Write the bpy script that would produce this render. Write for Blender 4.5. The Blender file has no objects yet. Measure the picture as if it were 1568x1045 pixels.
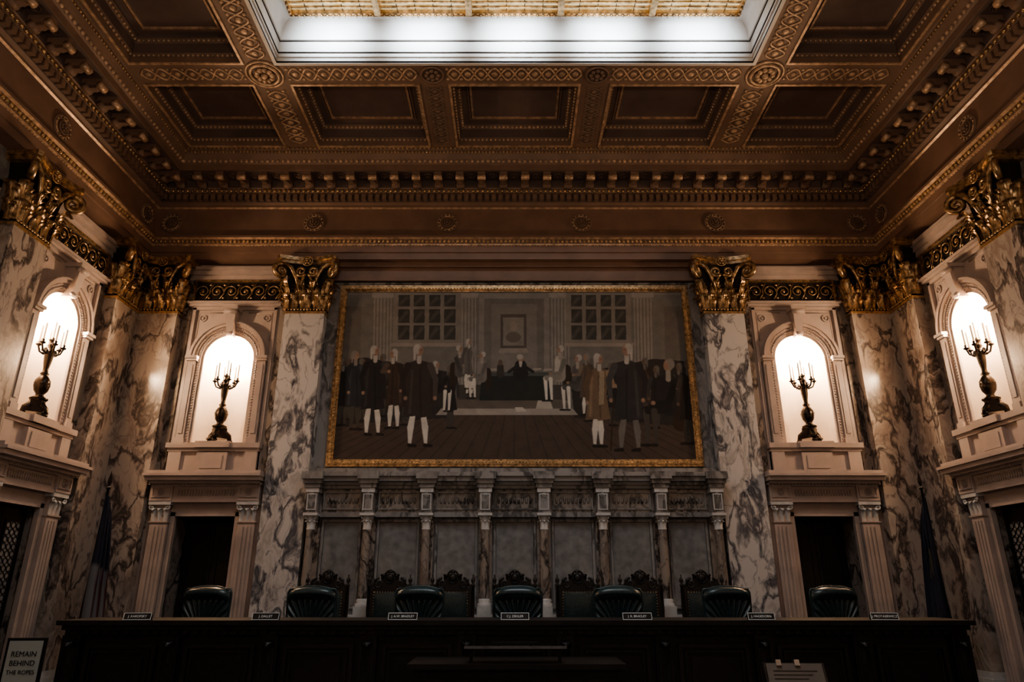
import bpy, math, random
import numpy as np
from mathutils import Matrix, Vector
random.seed(3)
scene = bpy.context.scene
PI = math.pi
try: scene.view_settings.look = 'AgX - Medium High Contrast'
except Exception: pass

# ------------------------------------------------------------------ materials
def newmat(name):
    m = bpy.data.materials.new(name); m.use_nodes = True
    t = m.node_tree
    return m, t, t.nodes['Principled BSDF']

def simple(name, col, rough=0.5, metal=0.0, nscale=6.0, namt=0.25, bump=0.0, bscale=60.0, col2=None, spec=None):
    m, t, b = newmat(name)
    tc = t.nodes.new('ShaderNodeTexCoord')
    n = t.nodes.new('ShaderNodeTexNoise'); n.inputs['Scale'].default_value = nscale; n.inputs['Detail'].default_value = 5
    t.links.new(tc.outputs['Object'], n.inputs['Vector'])
    mx = t.nodes.new('ShaderNodeMix'); mx.data_type = 'RGBA'
    c2 = col2 if col2 else tuple(c * (1 - namt) for c in col)
    mx.inputs[6].default_value = (*col, 1); mx.inputs[7].default_value = (*c2, 1)
    rp = t.nodes.new('ShaderNodeMapRange'); rp.inputs[1].default_value = 0.35; rp.inputs[2].default_value = 0.65
    t.links.new(n.outputs['Fac'], rp.inputs[0]); t.links.new(rp.outputs[0], mx.inputs[0])
    t.links.new(mx.outputs[2], b.inputs['Base Color'])
    b.inputs['Roughness'].default_value = rough; b.inputs['Metallic'].default_value = metal
    if spec is not None: b.inputs['Specular IOR Level'].default_value = spec
    if bump:
        n2 = t.nodes.new('ShaderNodeTexNoise'); n2.inputs['Scale'].default_value = bscale
        t.links.new(tc.outputs['Object'], n2.inputs['Vector'])
        bp = t.nodes.new('ShaderNodeBump'); bp.inputs['Strength'].default_value = bump; bp.inputs['Distance'].default_value = 0.02
        t.links.new(n2.outputs['Fac'], bp.inputs['Height']); t.links.new(bp.outputs[0], b.inputs['Normal'])
    return m

def marble(name, base, cloud, vein, scale=1.0, rough=0.22, veins=1.0):
    m, t, b = newmat(name)
    N = t.nodes.new; L = t.links.new
    tc = N('ShaderNodeTexCoord'); oi = N('ShaderNodeObjectInfo')
    mu = N('ShaderNodeMath'); mu.operation = 'MULTIPLY'; mu.inputs[1].default_value = 37.0
    L(oi.outputs['Random'], mu.inputs[0])
    ad = N('ShaderNodeVectorMath'); ad.operation = 'ADD'
    L(tc.outputs['Object'], ad.inputs[0]); L(mu.outputs[0], ad.inputs[1])
    mp = N('ShaderNodeMapping'); mp.inputs['Rotation'].default_value = (0.3, 0.75, 0.4)
    mp.inputs['Scale'].default_value = (1.5 * scale, 1.2 * scale, 0.75 * scale)
    L(ad.outputs[0], mp.inputs[0])
    n1 = N('ShaderNodeTexNoise'); n1.inputs['Scale'].default_value = 1.3; n1.inputs['Detail'].default_value = 3
    L(mp.outputs[0], n1.inputs['Vector'])
    sc = N('ShaderNodeVectorMath'); sc.operation = 'SCALE'; sc.inputs['Scale'].default_value = 1.0
    L(n1.outputs['Color'], sc.inputs[0])
    a2 = N('ShaderNodeVectorMath'); a2.operation = 'ADD'; L(mp.outputs[0], a2.inputs[0]); L(sc.outputs[0], a2.inputs[1])
    n2 = N('ShaderNodeTexNoise'); n2.inputs['Scale'].default_value = 1.1; n2.inputs['Detail'].default_value = 9; n2.inputs['Roughness'].default_value = 0.56
    L(a2.outputs[0], n2.inputs['Vector'])
    r = N('ShaderNodeValToRGB'); cr = r.color_ramp
    cr.elements[0].position = 0.0; cr.elements[0].color = (*cloud, 1)
    cr.elements[1].position = 1.0; cr.elements[1].color = (*cloud, 1)
    mid = tuple((c + v) / 2 for c, v in zip(cloud, vein))
    for p, c in ((0.36, base), (0.44, base), (0.475, mid), (0.495, vein), (0.51, mid), (0.53, base), (0.60, cloud), (0.66, base)):
        e = cr.elements.new(p); e.color = (*c, 1)
    L(n2.outputs['Fac'], r.inputs[0])
    n3 = N('ShaderNodeTexNoise'); n3.inputs['Scale'].default_value = 2.3; n3.inputs['Detail'].default_value = 7; n3.inputs['Distortion'].default_value = 0.5
    L(a2.outputs[0], n3.inputs['Vector'])
    r3 = N('ShaderNodeValToRGB'); c3 = r3.color_ramp
    c3.elements[0].position = 0.475; c3.elements[0].color = (1, 1, 1, 1)
    c3.elements[1].position = 0.52; c3.elements[1].color = (1, 1, 1, 1)
    e = c3.elements.new(0.5); g = 1 - 0.45 * veins; e.color = (g, g, g * 1.05, 1)
    L(n3.outputs['Fac'], r3.inputs[0])
    mx = N('ShaderNodeMix'); mx.data_type = 'RGBA'; mx.blend_type = 'MULTIPLY'; mx.inputs[0].default_value = 1.0
    L(r.outputs[0], mx.inputs[6]); L(r3.outputs[0], mx.inputs[7])
    L(mx.outputs[2], b.inputs['Base Color'])
    b.inputs['Roughness'].default_value = rough
    return m

def emis(name, col, st):
    m, t, b = newmat(name)
    b.inputs['Base Color'].default_value = (*col, 1)
    b.inputs['Emission Color'].default_value = (*col, 1); b.inputs['Emission Strength'].default_value = st
    return m

M_PIL = marble('veined_marble', (0.62, 0.60, 0.59), (0.42, 0.395, 0.385), (0.095, 0.10, 0.12), 1.0)
M_PILC = marble('brown_veined_marble', (0.47, 0.41, 0.365), (0.31, 0.255, 0.225), (0.07, 0.063, 0.063), 1.1)
M_WALLM = marble('grey_marble', (0.34, 0.325, 0.32), (0.25, 0.235, 0.23), (0.10, 0.096, 0.098), 0.9, 0.35, 0.6)
M_STRIP = marble('dark_veined_marble', (0.33, 0.285, 0.255), (0.21, 0.175, 0.155), (0.045, 0.042, 0.042), 1.2)
M_STONE = simple('pink_limestone', (0.52, 0.43, 0.39), 0.4, 0, 4, 0.16, 0.05, 40)
M_NICHE = simple('niche_plaster', (0.78, 0.66, 0.55), 0.7, 0, 3, 0.1)
M_PANEL = simple('screen_panel_stone', (0.31, 0.30, 0.30), 0.5, 0, 9, 0.35)
M_WHITE = simple('white_marble_carving', (0.64, 0.63, 0.63), 0.4, 0, 9, 0.2)
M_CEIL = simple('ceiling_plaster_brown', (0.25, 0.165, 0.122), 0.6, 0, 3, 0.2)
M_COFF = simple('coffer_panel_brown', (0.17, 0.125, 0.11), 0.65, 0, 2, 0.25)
M_FRZ = simple('frieze_plaster', (0.24, 0.15, 0.11), 0.65, 0, 3, 0.2)
M_ORN = simple('ornament_tan_gilt', (0.72, 0.51, 0.36), 0.40, 0.3, 12, 0.5)
M_GOLD = simple('antique_gold', (0.82, 0.58, 0.34), 0.32, 0.8, 14, 0.55)
M_CAP = simple('gilded_capital', (0.66, 0.45, 0.26), 0.33, 0.7, 16, 0.7)
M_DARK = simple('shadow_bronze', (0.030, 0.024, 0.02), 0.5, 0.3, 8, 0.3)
M_BRONZE = simple('dark_bronze', (0.045, 0.034, 0.027), 0.32, 0.7, 12, 0.4)
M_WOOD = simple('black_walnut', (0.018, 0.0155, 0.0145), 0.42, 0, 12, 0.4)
M_WOOD2 = simple('carved_dark_wood', (0.024, 0.0195, 0.018), 0.45, 0, 20, 0.4)
M_LEATH = simple('dark_leather', (0.028, 0.050, 0.056), 0.26, 0, 30, 0.3, 0.1, 150)
M_WELL = simple('skylight_cream_plaster', (0.66, 0.62, 0.58), 0.5, 0, 3, 0.08)
M_CARPET = simple('dark_carpet', (0.045, 0.033, 0.032), 0.95, 0, 30, 0.4, 0.3, 300)
M_CANDLE = simple('candle_wax', (0.85, 0.80, 0.70), 0.5, 0, 3, 0.05)
M_BULB = emis('candle_bulb', (1.0, 0.84, 0.64), 16)
M_BOWL = emis('added_bowl_glow', (1.0, 0.78, 0.56), 1.2)  # glowing bowl of the added uplight stands
M_STEEL = simple('brushed_steel', (0.40, 0.40, 0.42), 0.3, 0.9, 20, 0.2)
M_BLACK = simple('black_plastic', (0.015, 0.015, 0.016), 0.35)
M_PAPER = simple('sign_paper', (0.40, 0.47, 0.49), 0.7, 0, 4, 0.08)
M_WTXT = simple('white_lettering', (0.9, 0.92, 0.92), 0.6, 0, 4, 0.04)

# stained amber laylight glass
M_GLASS, _t, _b = newmat('amber_laylight_glass')
_tc = _t.nodes.new('ShaderNodeTexCoord')
_w = _t.nodes.new('ShaderNodeTexNoise'); _w.inputs['Scale'].default_value = 5
_t.links.new(_tc.outputs['Object'], _w.inputs['Vector'])
_r = _t.nodes.new('ShaderNodeValToRGB')
_r.color_ramp.elements[0].position = 0.35; _r.color_ramp.elements[0].color = (0.66, 0.46, 0.20, 1)
_r.color_ramp.elements[1].position = 0.65; _r.color_ramp.elements[1].color = (0.98, 0.84, 0.54, 1)
_t.links.new(_w.outputs['Fac'], _r.inputs[0])
_t.links.new(_r.outputs[0], _b.inputs['Emission Color']); _b.inputs['Emission Strength'].default_value = 1.05
_b.inputs['Base Color'].default_value = (0.5, 0.4, 0.2, 1)

# ------------------------------------------------------------------ mesh builder
class MB:
    def __init__(s):
        s.v = []; s.f = []; s.mi = []; s.sm = []; s.mats = []; s.M = Matrix.Identity(4)
    def add(s, vs, fs, mat, smooth=False):
        if mat not in s.mats: s.mats.append(mat)
        k = s.mats.index(mat); o = len(s.v); M = s.M
        for p in vs:
            q = M @ Vector(p); s.v.append((q.x, q.y, q.z))
        for f in fs:
            s.f.append(tuple(i + o for i in f)); s.mi.append(k); s.sm.append(smooth)
    def box(s, x0, x1, y0, y1, z0, z1, mat):
        vs = [(x0, y0, z0), (x1, y0, z0), (x1, y1, z0), (x0, y1, z0), (x0, y0, z1), (x1, y0, z1), (x1, y1, z1), (x0, y1, z1)]
        s.add(vs, [(0, 3, 2, 1), (4, 5, 6, 7), (0, 1, 5, 4), (1, 2, 6, 5), (2, 3, 7, 6), (3, 0, 4, 7)], mat)
    def quad(s, a, b, c, d, mat): s.add([a, b, c, d], [(0, 1, 2, 3)], mat)
    def grid(s, fn, nu, nv, mat, smooth=True, wrapu=False):
        vs = []; fs = []
        for j in range(nv):
            for i in range(nu): vs.append(fn(i / (nu if wrapu else nu - 1), j / (nv - 1)))
        for j in range(nv - 1):
            for i in range(nu if wrapu else nu - 1):
                a = j * nu + i; b = j * nu + (i + 1) % nu
                fs.append((a, b, b + nu, a + nu))
        s.add(vs, fs, mat, smooth)
    def sph(s, c, r, mat, seg=8, rings=5):
        if not hasattr(r, '__len__'): r = (r, r, r)
        vs = [(c[0], c[1], c[2] + r[2])]; fs = []
        for j in range(1, rings):
            e = PI / 2 - PI * j / rings
            for i in range(seg):
                a = 2 * PI * i / seg
                vs.append((c[0] + r[0] * math.cos(e) * math.cos(a), c[1] + r[1] * math.cos(e) * math.sin(a), c[2] + r[2] * math.sin(e)))
        vs.append((c[0], c[1], c[2] - r[2])); last = len(vs) - 1
        for i in range(seg):
            fs.append((0, 1 + i, 1 + (i + 1) % seg))
            for j in range(rings - 2):
                a = 1 + j * seg + i; b = 1 + j * seg + (i + 1) % seg
                fs.append((a, a + seg, b + seg, b))
            k = 1 + (rings - 2) * seg
            fs.append((last, k + (i + 1) % seg, k + i))
        s.add(vs, fs, mat, True)
    def lathe(s, prof, c, mat, seg=16, sx=1.0, sy=1.0):
        vs = []; fs = []; n = len(prof)
        for r, z in prof:
            for i in range(seg):
                a = 2 * PI * i / seg
                vs.append((c[0] + sx * r * math.cos(a), c[1] + sy * r * math.sin(a), c[2] + z))
        for j in range(n - 1):
            for i in range(seg):
                a = j * seg + i; b = j * seg + (i + 1) % seg
                fs.append((a, b, b + seg, a + seg))
        s.add(vs, fs, mat, True)
        s.add(vs[:seg], [tuple(range(seg))[::-1]], mat); s.add(vs[-seg:], [tuple(range(seg))], mat)
    def tube(s, pts, r, mat, seg=6, closed=False):
        n = len(pts); P = [Vector(p) for p in pts]
        R = r if hasattr(r, '__len__') else [r] * n
        vs = []; fs = []
        prev = None
        for k in range(n):
            if closed: t = P[(k + 1) % n] - P[k - 1]
            else: t = P[min(k + 1, n - 1)] - P[max(k - 1, 0)]
            if t.length < 1e-9: t = Vector((0, 0, 1))
            t.normalize()
            if prev is None:
                ref = Vector((0, 0, 1)) if abs(t.z) < 0.9 else Vector((0, 1, 0))
                a = t.cross(ref).normalized()
            else:
                a = (prev - t * prev.dot(t))
                a = a.normalized() if a.length > 1e-6 else t.orthogonal().normalized()
            prev = a; b = t.cross(a)
            for i in range(seg):
                q = 2 * PI * i / seg
                p = P[k] + (a * math.cos(q) + b * math.sin(q)) * R[k]
                vs.append((p.x, p.y, p.z))
        m = n if closed else n - 1
        for k in range(m):
            for i in range(seg):
                a = k * seg + i; b = k * seg + (i + 1) % seg; k2 = ((k + 1) % n) * seg
                fs.append((a, b, k2 + (i + 1) % seg, k2 + i))
        if not closed:
            fs.append(tuple(range(seg))[::-1]); fs.append(tuple((n - 1) * seg + i for i in range(seg)))
        s.add(vs, fs, mat, True)
    def torus(s, c, R, r, mat, axis='y', seg=20, ts=6):
        pts = []
        for i in range(seg):
            a = 2 * PI * i / seg
            u, w = R * math.cos(a), R * math.sin(a)
            pts.append((c[0] + u, c[1], c[2] + w) if axis == 'y' else ((c[0] + u, c[1] + w, c[2]) if axis == 'z' else (c[0], c[1] + u, c[2] + w)))
        s.tube(pts, r, mat, ts, True)
    def prism(s, poly, z0, z1, mat, plane='xy'):
        n = len(poly)
        if plane == 'xy': vs = [(x, y, z0) for x, y in poly] + [(x, y, z1) for x, y in poly]
        elif plane == 'xz': vs = [(x, z0, y) for x, y in poly] + [(x, z1, y) for x, y in poly]
        else: vs = [(z0, x, y) for x, y in poly] + [(z1, x, y) for x, y in poly]
        fs = [tuple(range(n))[::-1], tuple(range(n, 2 * n))]
        for i in range(n):
            j = (i + 1) % n; fs.append((i, j, n + j, n + i))
        s.add(vs, fs, mat)
    def frame(s, x0, x1, z0, z1, w, y0, y1, mat):
        s.box(x0, x1, y0, y1, z0, z0 + w, mat); s.box(x0, x1, y0, y1, z1 - w, z1, mat)
        s.box(x0, x0 + w, y0, y1, z0 + w, z1 - w, mat); s.box(x1 - w, x1, y0, y1, z0 + w, z1 - w, mat)
    def leaf(s, base, w, h, out, mat, rz=0.0, lob=4):
        old = s.M
        s.M = old @ Matrix.Translation(base) @ Matrix.Rotation(rz, 4, 'Z')
        def fn(u, v):
            uu = u * 2 - 1
            a = v * PI * 0.72
            prof = (0.72 + 0.45 * math.sin(v * PI * 0.8)) * (1 - v ** 5 * 0.75) * (1 - 0.30 * abs(math.sin(v * PI * lob)) * abs(uu))
            x = uu * w / 2 * prof
            z = h * math.sin(a) if a < PI / 2 else h * (1 - 0.75 * (1 - math.sin(a)))
            y = -out * (1 - math.cos(a)) + 0.12 * w * (uu * uu) - 0.09 * w * max(0, 1 - 3 * abs(uu)) + 0.025 * w * math.cos(uu * PI * 5)
            return (x, y, z)
        s.grid(fn, 11, 12, mat)
        s.M = old
    def spiral(s, c, R, mat, e1=(1, 0, 0), e2=(0, 0, 1), turns=1.9, r=0.02, start=PI / 2, n=26, dirn=1):
        e1 = Vector(e1); e2 = Vector(e2); c = Vector(c); pts = []; rr = []
        for i in range(n):
            t = i / (n - 1); a = start - dirn * t * turns * 2 * PI; q = R * (1 - 0.86 * t)
            p = c + e1 * (q * math.cos(a)) + e2 * (q * math.sin(a)); pts.append(p); rr.append(r * (1 - 0.45 * t))
        s.tube(pts, rr, mat, 5)
    def rosette(s, c, R, mat, axis='y', n=8, flip=1):
        old = s.M
        s.M = old @ Matrix.Translation(c) @ (Matrix.Identity(4) if axis == 'y' else Matrix.Rotation(PI / 2, 4, 'X'))
        s.torus((0, 0, 0), R, R * 0.12, mat, 'y', 24, 6)
        for i in range(n):
            a = 2 * PI * i / n
            s.sph((R * 0.55 * math.cos(a), -0.01, R * 0.55 * math.sin(a)), (R * 0.22, R * 0.16, R * 0.22), mat, 7, 4)
        s.sph((0, -0.02, 0), (R * 0.25, R * 0.25, R * 0.25), mat, 8, 5)
        s.M = old
    def mesh(s, name):
        me = bpy.data.meshes.new(name)
        me.from_pydata(s.v, [], s.f)
        for m in s.mats: me.materials.append(m)
        me.polygons.foreach_set('material_index', s.mi)
        me.polygons.foreach_set('use_smooth', s.sm)
        me.update()
        return me
    def obj(s, name, parent=None):
        return place(s.mesh(name), name, Matrix.Identity(4), parent)

def place(me, name, M=Matrix.Identity(4), parent=None):
    o = bpy.data.objects.new(name, me); scene.collection.objects.link(o)
    o.matrix_world = M
    if parent: o.parent = parent
    return o

def T(x, y, z): return Matrix.Translation((x, y, z))
def RZ(d): return Matrix.Rotation(math.radians(d), 4, 'Z')

HX = 6.30      # pilaster face planes
YB = 10.60
YF = -2.10
WY = 0.22      # wall plane behind the pilaster faces
ZC = 8.60      # ceiling beam soffit
def back(x): return T(x, YB, 0)
def left(y): return T(-HX, y, 0) @ RZ(90)
def right(y): return T(HX, y, 0) @ RZ(-90)
def front(x): return T(x, YF, 0) @ RZ(180)

# ------------------------------------------------------------------ pilaster (marble shaft + gilt Corinthian capital)
def build_pilaster(MP):
    b = MB(); w = 0.33
    b.box(-w, w, 0, WY, 0.5, 5.86, MP)
    b.box(-w - 0.08, w + 0.08, -0.08, WY, 0, 0.32, MP)
    b.box(-w - 0.05, w + 0.05, -0.05, WY, 0.32, 0.42, M_WHITE)
    b.box(-w - 0.025, w + 0.025, -0.025, WY, 0.42, 0.5, M_WHITE)
    b.box(-w - 0.02, w + 0.02, -0.02, WY, 5.86, 5.90, M_GOLD)
    for i in range(13): b.sph((-0.32 + i * 0.0533, -0.025, 5.925), 0.022, M_GOLD, 6, 4)
    z0 = 5.93
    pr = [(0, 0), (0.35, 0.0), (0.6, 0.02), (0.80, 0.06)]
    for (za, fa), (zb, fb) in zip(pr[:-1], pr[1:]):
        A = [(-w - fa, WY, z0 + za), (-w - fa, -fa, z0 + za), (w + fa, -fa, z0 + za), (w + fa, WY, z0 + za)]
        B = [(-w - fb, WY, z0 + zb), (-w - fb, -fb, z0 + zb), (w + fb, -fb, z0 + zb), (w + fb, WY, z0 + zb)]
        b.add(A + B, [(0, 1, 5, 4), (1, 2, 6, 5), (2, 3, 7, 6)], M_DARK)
    def acanthus(x, y, z, ww, h, out, rz=0.0):
        b.leaf((x, y, z), ww, h, out, M_CAP, rz, 5)
        c, s_ = math.cos(rz), math.sin(rz)
        for k in (-1, 1):
            dx = k * ww * 0.40
            b.leaf((x + dx * c, y + dx * s_ + 0.01 * c, z), ww * 0.42, h * 0.62, out * 0.75, M_CAP, rz + k * 0.35, 3)
            b.leaf((x + dx * 0.7 * c, y + dx * 0.7 * s_, z + h * 0.3), ww * 0.34, h * 0.48, out * 0.8, M_CAP, rz + k * 0.45, 3)
    for x in (-0.22, 0, 0.22): acanthus(x, -0.02, z0, 0.17, 0.27, 0.075)
    for x in (-0.115, 0.115): acanthus(x, -0.015, z0 + 0.14, 0.17, 0.36, 0.095)
    for sg in (-1, 1):
        acanthus(sg * 0.335, -0.01, z0, 0.17, 0.27, 0.075, math.radians(45 * sg))
        acanthus(sg * 0.34, -0.015, z0 + 0.14, 0.18, 0.38, 0.11, math.radians(45 * sg))
        b.leaf((sg * 0.34, 0.12, z0), 0.2, 0.28, 0.07, M_CAP, math.radians(90 * sg))
        b.leaf((sg * 0.34, 0.14, z0 + 0.12), 0.2, 0.40, 0.10, M_CAP, math.radians(90 * sg))
        d = Vector((sg, -1, 0)).normalized()
        b.spiral((sg * 0.43, -0.13, z0 + 0.66), 0.14, M_CAP, d, (0, 0, 1), 1.7, 0.05, PI / 2 + 0.5, 30, 1)
        b.tube([(sg * 0.12, -0.05, z0 + 0.34), (sg * 0.17, -0.09, z0 + 0.54), (sg * 0.26, -0.12, z0 + 0.72), (sg * 0.38, -0.13, z0 + 0.80)], [0.03, 0.035, 0.04, 0.045], M_CAP, 6)
        b.spiral((sg * 0.10, -0.10, z0 + 0.66), 0.095, M_CAP, (sg * 1.0, 0, 0), (0, 0, 1), 1.6, 0.032, PI / 2 + 2.2, 24, -1)
        b.tube([(sg * 0.10, -0.03, z0 + 0.34), (sg * 0.08, -0.07, z0 + 0.5), (sg * 0.03, -0.10, z0 + 0.62)], 0.025, M_CAP, 6)
    def aba(e, z_0, z_1, mat):
        pl = [(-0.47 - e, WY), (-0.47 - e, -0.17 - e), (-0.42 - e, -0.20 - e)]
        for i in range(1, 12):
            t = i / 12; x = (-0.42 + 0.84 * t); pl.append((x, -0.19 - e + 0.10 * math.sin(PI * t)))
        pl += [(0.42 + e, -0.20 - e), (0.47 + e, -0.17 - e), (0.47 + e, WY)]
        b.prism(pl[::-1], z_0, z_1, mat)
    aba(0, z0 + 0.80, z0 + 0.86, M_CAP); aba(0.025, z0 + 0.86, z0 + 0.925, M_CAP)
    b.rosette((0, -0.13, z0 + 0.84), 0.085, M_GOLD, 'y', 6)
    return b.mesh('marble_pilaster')

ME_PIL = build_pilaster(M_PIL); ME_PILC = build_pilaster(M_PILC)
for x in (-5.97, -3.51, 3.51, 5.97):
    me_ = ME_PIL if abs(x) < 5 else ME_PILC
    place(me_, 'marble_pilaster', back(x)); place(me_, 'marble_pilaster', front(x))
for y in (10.27, 7.92, 4.25, 0.58, -1.77):
    place(ME_PILC, 'marble_pilaster', left(y)); place(ME_PILC, 'marble_pilaster', right(y))

# ------------------------------------------------------------------ doorway + lamp niche bay
def arch_path(r, z0, zs, n=20):
    p = [(-r, z0)] + [(-r * math.cos(PI * i / n), zs + r * math.sin(PI * i / n)) for i in range(n + 1)] + [(r, z0)]
    return p
def arch_sweep(b, r0, r1, z0, zs, yf, mat, n=24):
    A = arch_path(r0, z0, zs, n); B = arch_path(r1, z0, zs, n); vs = []; fs = []
    for (ax, az), (bx, bz) in zip(A, B):
        vs += [(ax, WY, az), (ax, yf, az), (bx, yf, bz), (bx, WY, bz)]
    for i in range(len(A) - 1):
        for k in range(3):
            a = i * 4 + k; fs.append((a, a + 1, a + 5, a + 4))
    b.add(vs, fs, mat)

def build_bay(kind):
    b = MB(); r = 0.41; ZN = 3.70; ZS = 5.13; H = 0.89; dw = 0.48; DT = 2.60
    S = M_STONE
    q = lambda x0, x1, z0, z1, m=S: b.quad((x0, WY, z0), (x1, WY, z0), (x1, WY, z1), (x0, WY, z1), m)
    q(-H, -dw, 0, DT); q(dw, H, 0, DT); q(-H, H, DT, ZN); q(-H, -r, ZN, ZS); q(r, H, ZN, ZS); q(-H, H, 6.1, 6.9)
    ca = math.atan2(6.1 - ZS, H)
    angs = sorted(set([PI * i / 28 for i in range(29)] + [ca, PI - ca])); vs = []; fs = []
    for a in angs:
        c, s_ = math.cos(a), math.sin(a)
        k = min(H / abs(c) if abs(c) > 1e-6 else 1e9, (6.1 - ZS) / s_ if s_ > 1e-6 else 1e9)
        vs += [(r * c, WY, ZS + r * s_), (k * c, WY, ZS + k * s_)]
    for i in range(len(angs) - 1): fs.append((2 * i, 2 * i + 1, 2 * i + 3, 2 * i + 2))
    b.add(vs, fs, S)
    D = 0.38
    b.grid(lambda u, v: (-r * math.cos(PI * u), WY + D * math.sin(PI * u), ZN + (ZS - ZN) * v), 25, 8, M_NICHE)
    b.grid(lambda u, v: (-r * math.cos(PI * u) * math.cos(PI / 2 * v), WY + D * math.sin(PI * u) * math.cos(PI / 2 * v), ZS + r * math.sin(PI / 2 * v)), 25, 12, M_NICHE)
    fl = [(-r * math.cos(PI * i / 24), WY + D * math.sin(PI * i / 24), ZN) for i in range(25)]
    b.add(fl, [tuple(range(25))], S)
    arch_sweep(b, 0.41, 0.45, ZN, ZS, WY - 0.03, S)
    arch_sweep(b, 0.45, 0.515, ZN, ZS, WY - 0.055, S)
    arch_sweep(b, 0.515, 0.555, ZS, ZS, WY - 0.075, S)
    arch_sweep(b, 0.555, 0.60, ZS, ZS, WY - 0.11, S)
    arch_sweep(b, 0.60, 0.63, ZS, ZS, WY - 0.14, S)
    for rr_, yy_, sz in ((0.482, WY - 0.06, 0.016), (0.535, WY - 0.078, 0.012)):
        pth = arch_path(rr_, ZN + .05, ZS, 44)
        for i in range(1, len(pth) - 1): b.sph((pth[i][0], yy_, pth[i][1]), sz, S, 5, 3)
    k = 30
    for i in range(k):
        z = ZN + 0.04 + i * (ZS - ZN - 0.06) / k
        for sg in (-1, 1): b.sph((sg * 0.482, WY - 0.06, z), 0.016, S, 5, 3)
    for sg in (-1, 1):
        x0, x1 = sorted((sg * 0.515, sg * 0.64))
        b.box(x0, x1, WY - 0.09, WY, ZN, ZS - 0.06, S)
        b.box(x0 + .03, x1 - .03, WY - 0.105, WY, ZN + .16, ZS - 0.12, S)
        b.box(x0 - .015, x1 + .03, WY - 0.13, WY, ZS - 0.06, ZS - 0.025, S)
        b.box(x0 - .03, x1 + .04, WY - 0.16, WY, ZS - 0.025, ZS + 0.02, S)
        b.box(x0 - .01, x1 + .01, WY - 0.12, WY, ZN, ZN + 0.09, S)
        a0, a1 = sorted((sg * 0.665, sg * 0.715)); b.box(a0, a1, WY - 0.05, WY, ZN, 6.04, S)
        a0, a1 = sorted((sg * 0.755, sg * 0.89)); b.box(a0, a1, WY - 0.035, WY, 3.25, 6.85, M_STRIP)
        b.torus((sg * 0.54, WY - 0.01, 5.86), 0.055, 0.012, S)
        b.sph((sg * 0.54, WY - 0.01, 5.86), 0.025, S, 6, 4)
        b.tube([(sg * 0.62, WY, 5.45), (sg * 0.62, WY, 5.96), (sg * 0.22, WY, 5.96)], 0.012, S, 5)
    b.box(-0.715, 0.715, WY - 0.05, WY, 6.00, 6.05, S)
    b.add([(-0.05, WY, 5.50), (0.05, WY, 5.50), (0.05, WY - 0.15, 5.50), (-0.05, WY - 0.15, 5.50),
           (-0.085, WY, 5.94), (0.085, WY, 5.94), (0.085, WY - 0.22, 5.94), (-0.085, WY - 0.22, 5.94)],
          [(0, 1, 2, 3), (7, 6, 5, 4), (3, 2, 6, 7), (1, 5, 6, 2), (0, 3, 7, 4)], S)
    b.box(-0.12, 0.12, WY - 0.25, WY, 5.94, 6.0, S)
    b.tube([(-0.1, WY - 0.2, 5.91), (0.1, WY - 0.2, 5.91)], 0.045, S, 10)
    b.tube([(-0.055, WY - 0.15, 5.54), (0.055, WY - 0.15, 5.54)], 0.03, S, 10)
    b.box(-0.78, 0.78, WY - 0.10, WY, 6.05, 6.09, S); b.box(-0.80, 0.80, WY - 0.14, WY, 6.09, 6.13, S)
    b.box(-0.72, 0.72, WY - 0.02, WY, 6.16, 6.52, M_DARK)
    b.frame(-0.75, 0.75, 6.13, 6.55, 0.03, WY - 0.07, WY, M_CAP)
    yy = WY - 0.045
    for i in range(6):
        cx = -0.60 + i * 0.24; d = 1 if i % 2 == 0 else -1
        b.spiral((cx, yy, 6.34), 0.115, M_CAP, (1, 0, 0), (0, 0, 1), 1.5, 0.013, PI if d > 0 else 0, 24, d)
        b.sph((cx, yy, 6.34), (0.03, 0.02, 0.03), M_CAP, 6, 4)
        for zz in (-0.12, 0.12): b.sph((cx + 0.12, yy, 6.34 + zz), (0.03, 0.015, 0.02), M_CAP, 6, 4)
        b.tube([(cx + 0.06, yy, 6.20), (cx + 0.12, yy, 6.30), (cx + 0.12, yy, 6.38), (cx + 0.18, yy, 6.49)], 0.010, M_CAP, 5)
    b.box(-0.86, 0.86, WY - 0.05, WY, 6.55, 6.64, S); b.box(-0.87, 0.87, WY - 0.09, WY, 6.64, 6.72, S); b.box(-0.88, 0.88, WY - 0.13, WY, 6.72, 6.78, S)
    b.box(-0.74, 0.74, WY - 0.16, WY, 3.62, 3.70, S); b.box(-0.72, 0.72, WY - 0.12, WY, 3.57, 3.62, S)
    b.box(-0.70, 0.70, WY - 0.06, WY, 3.24, 3.57, S)
    b.box(-0.24, 0.24, WY - 0.13, WY, 3.24, 3.55, S); b.box(-0.17, 0.17, WY - 0.145, WY, 3.30, 3.50, M_STONE)
    for sg in (-1, 1):
        a0, a1 = sorted((sg * 0.50, sg * 0.70)); b.box(a0, a1, WY - 0.11, WY, 3.24, 3.57, S)
    b.box(-0.27, 0.27, WY - 0.19, WY, 3.62, 3.72, S)
    for p, z0, z1 in ((0.10, 2.78, 2.83), (0.08, 2.83, 3.02), (0.13, 3.02, 3.05), (0.20, 3.05, 3.09), (0.30, 3.09, 3.15), (0.34, 3.15, 3.19), (0.28, 3.19, 3.24)):
        b.box(-0.78 - p * 0.33, 0.78 + p * 0.33, WY - p - 0.06, WY, z0, z1, S)
    for i in range(20):
        x = -0.42 + i * 0.0442
        b.sph((x, WY - 0.145, 2.925), (0.014, 0.02, 0.055), S, 6, 4)
        b.torus((x, WY - 0.145, 2.925), 0.02, 0.005, S, 'y', 8, 4)
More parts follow.
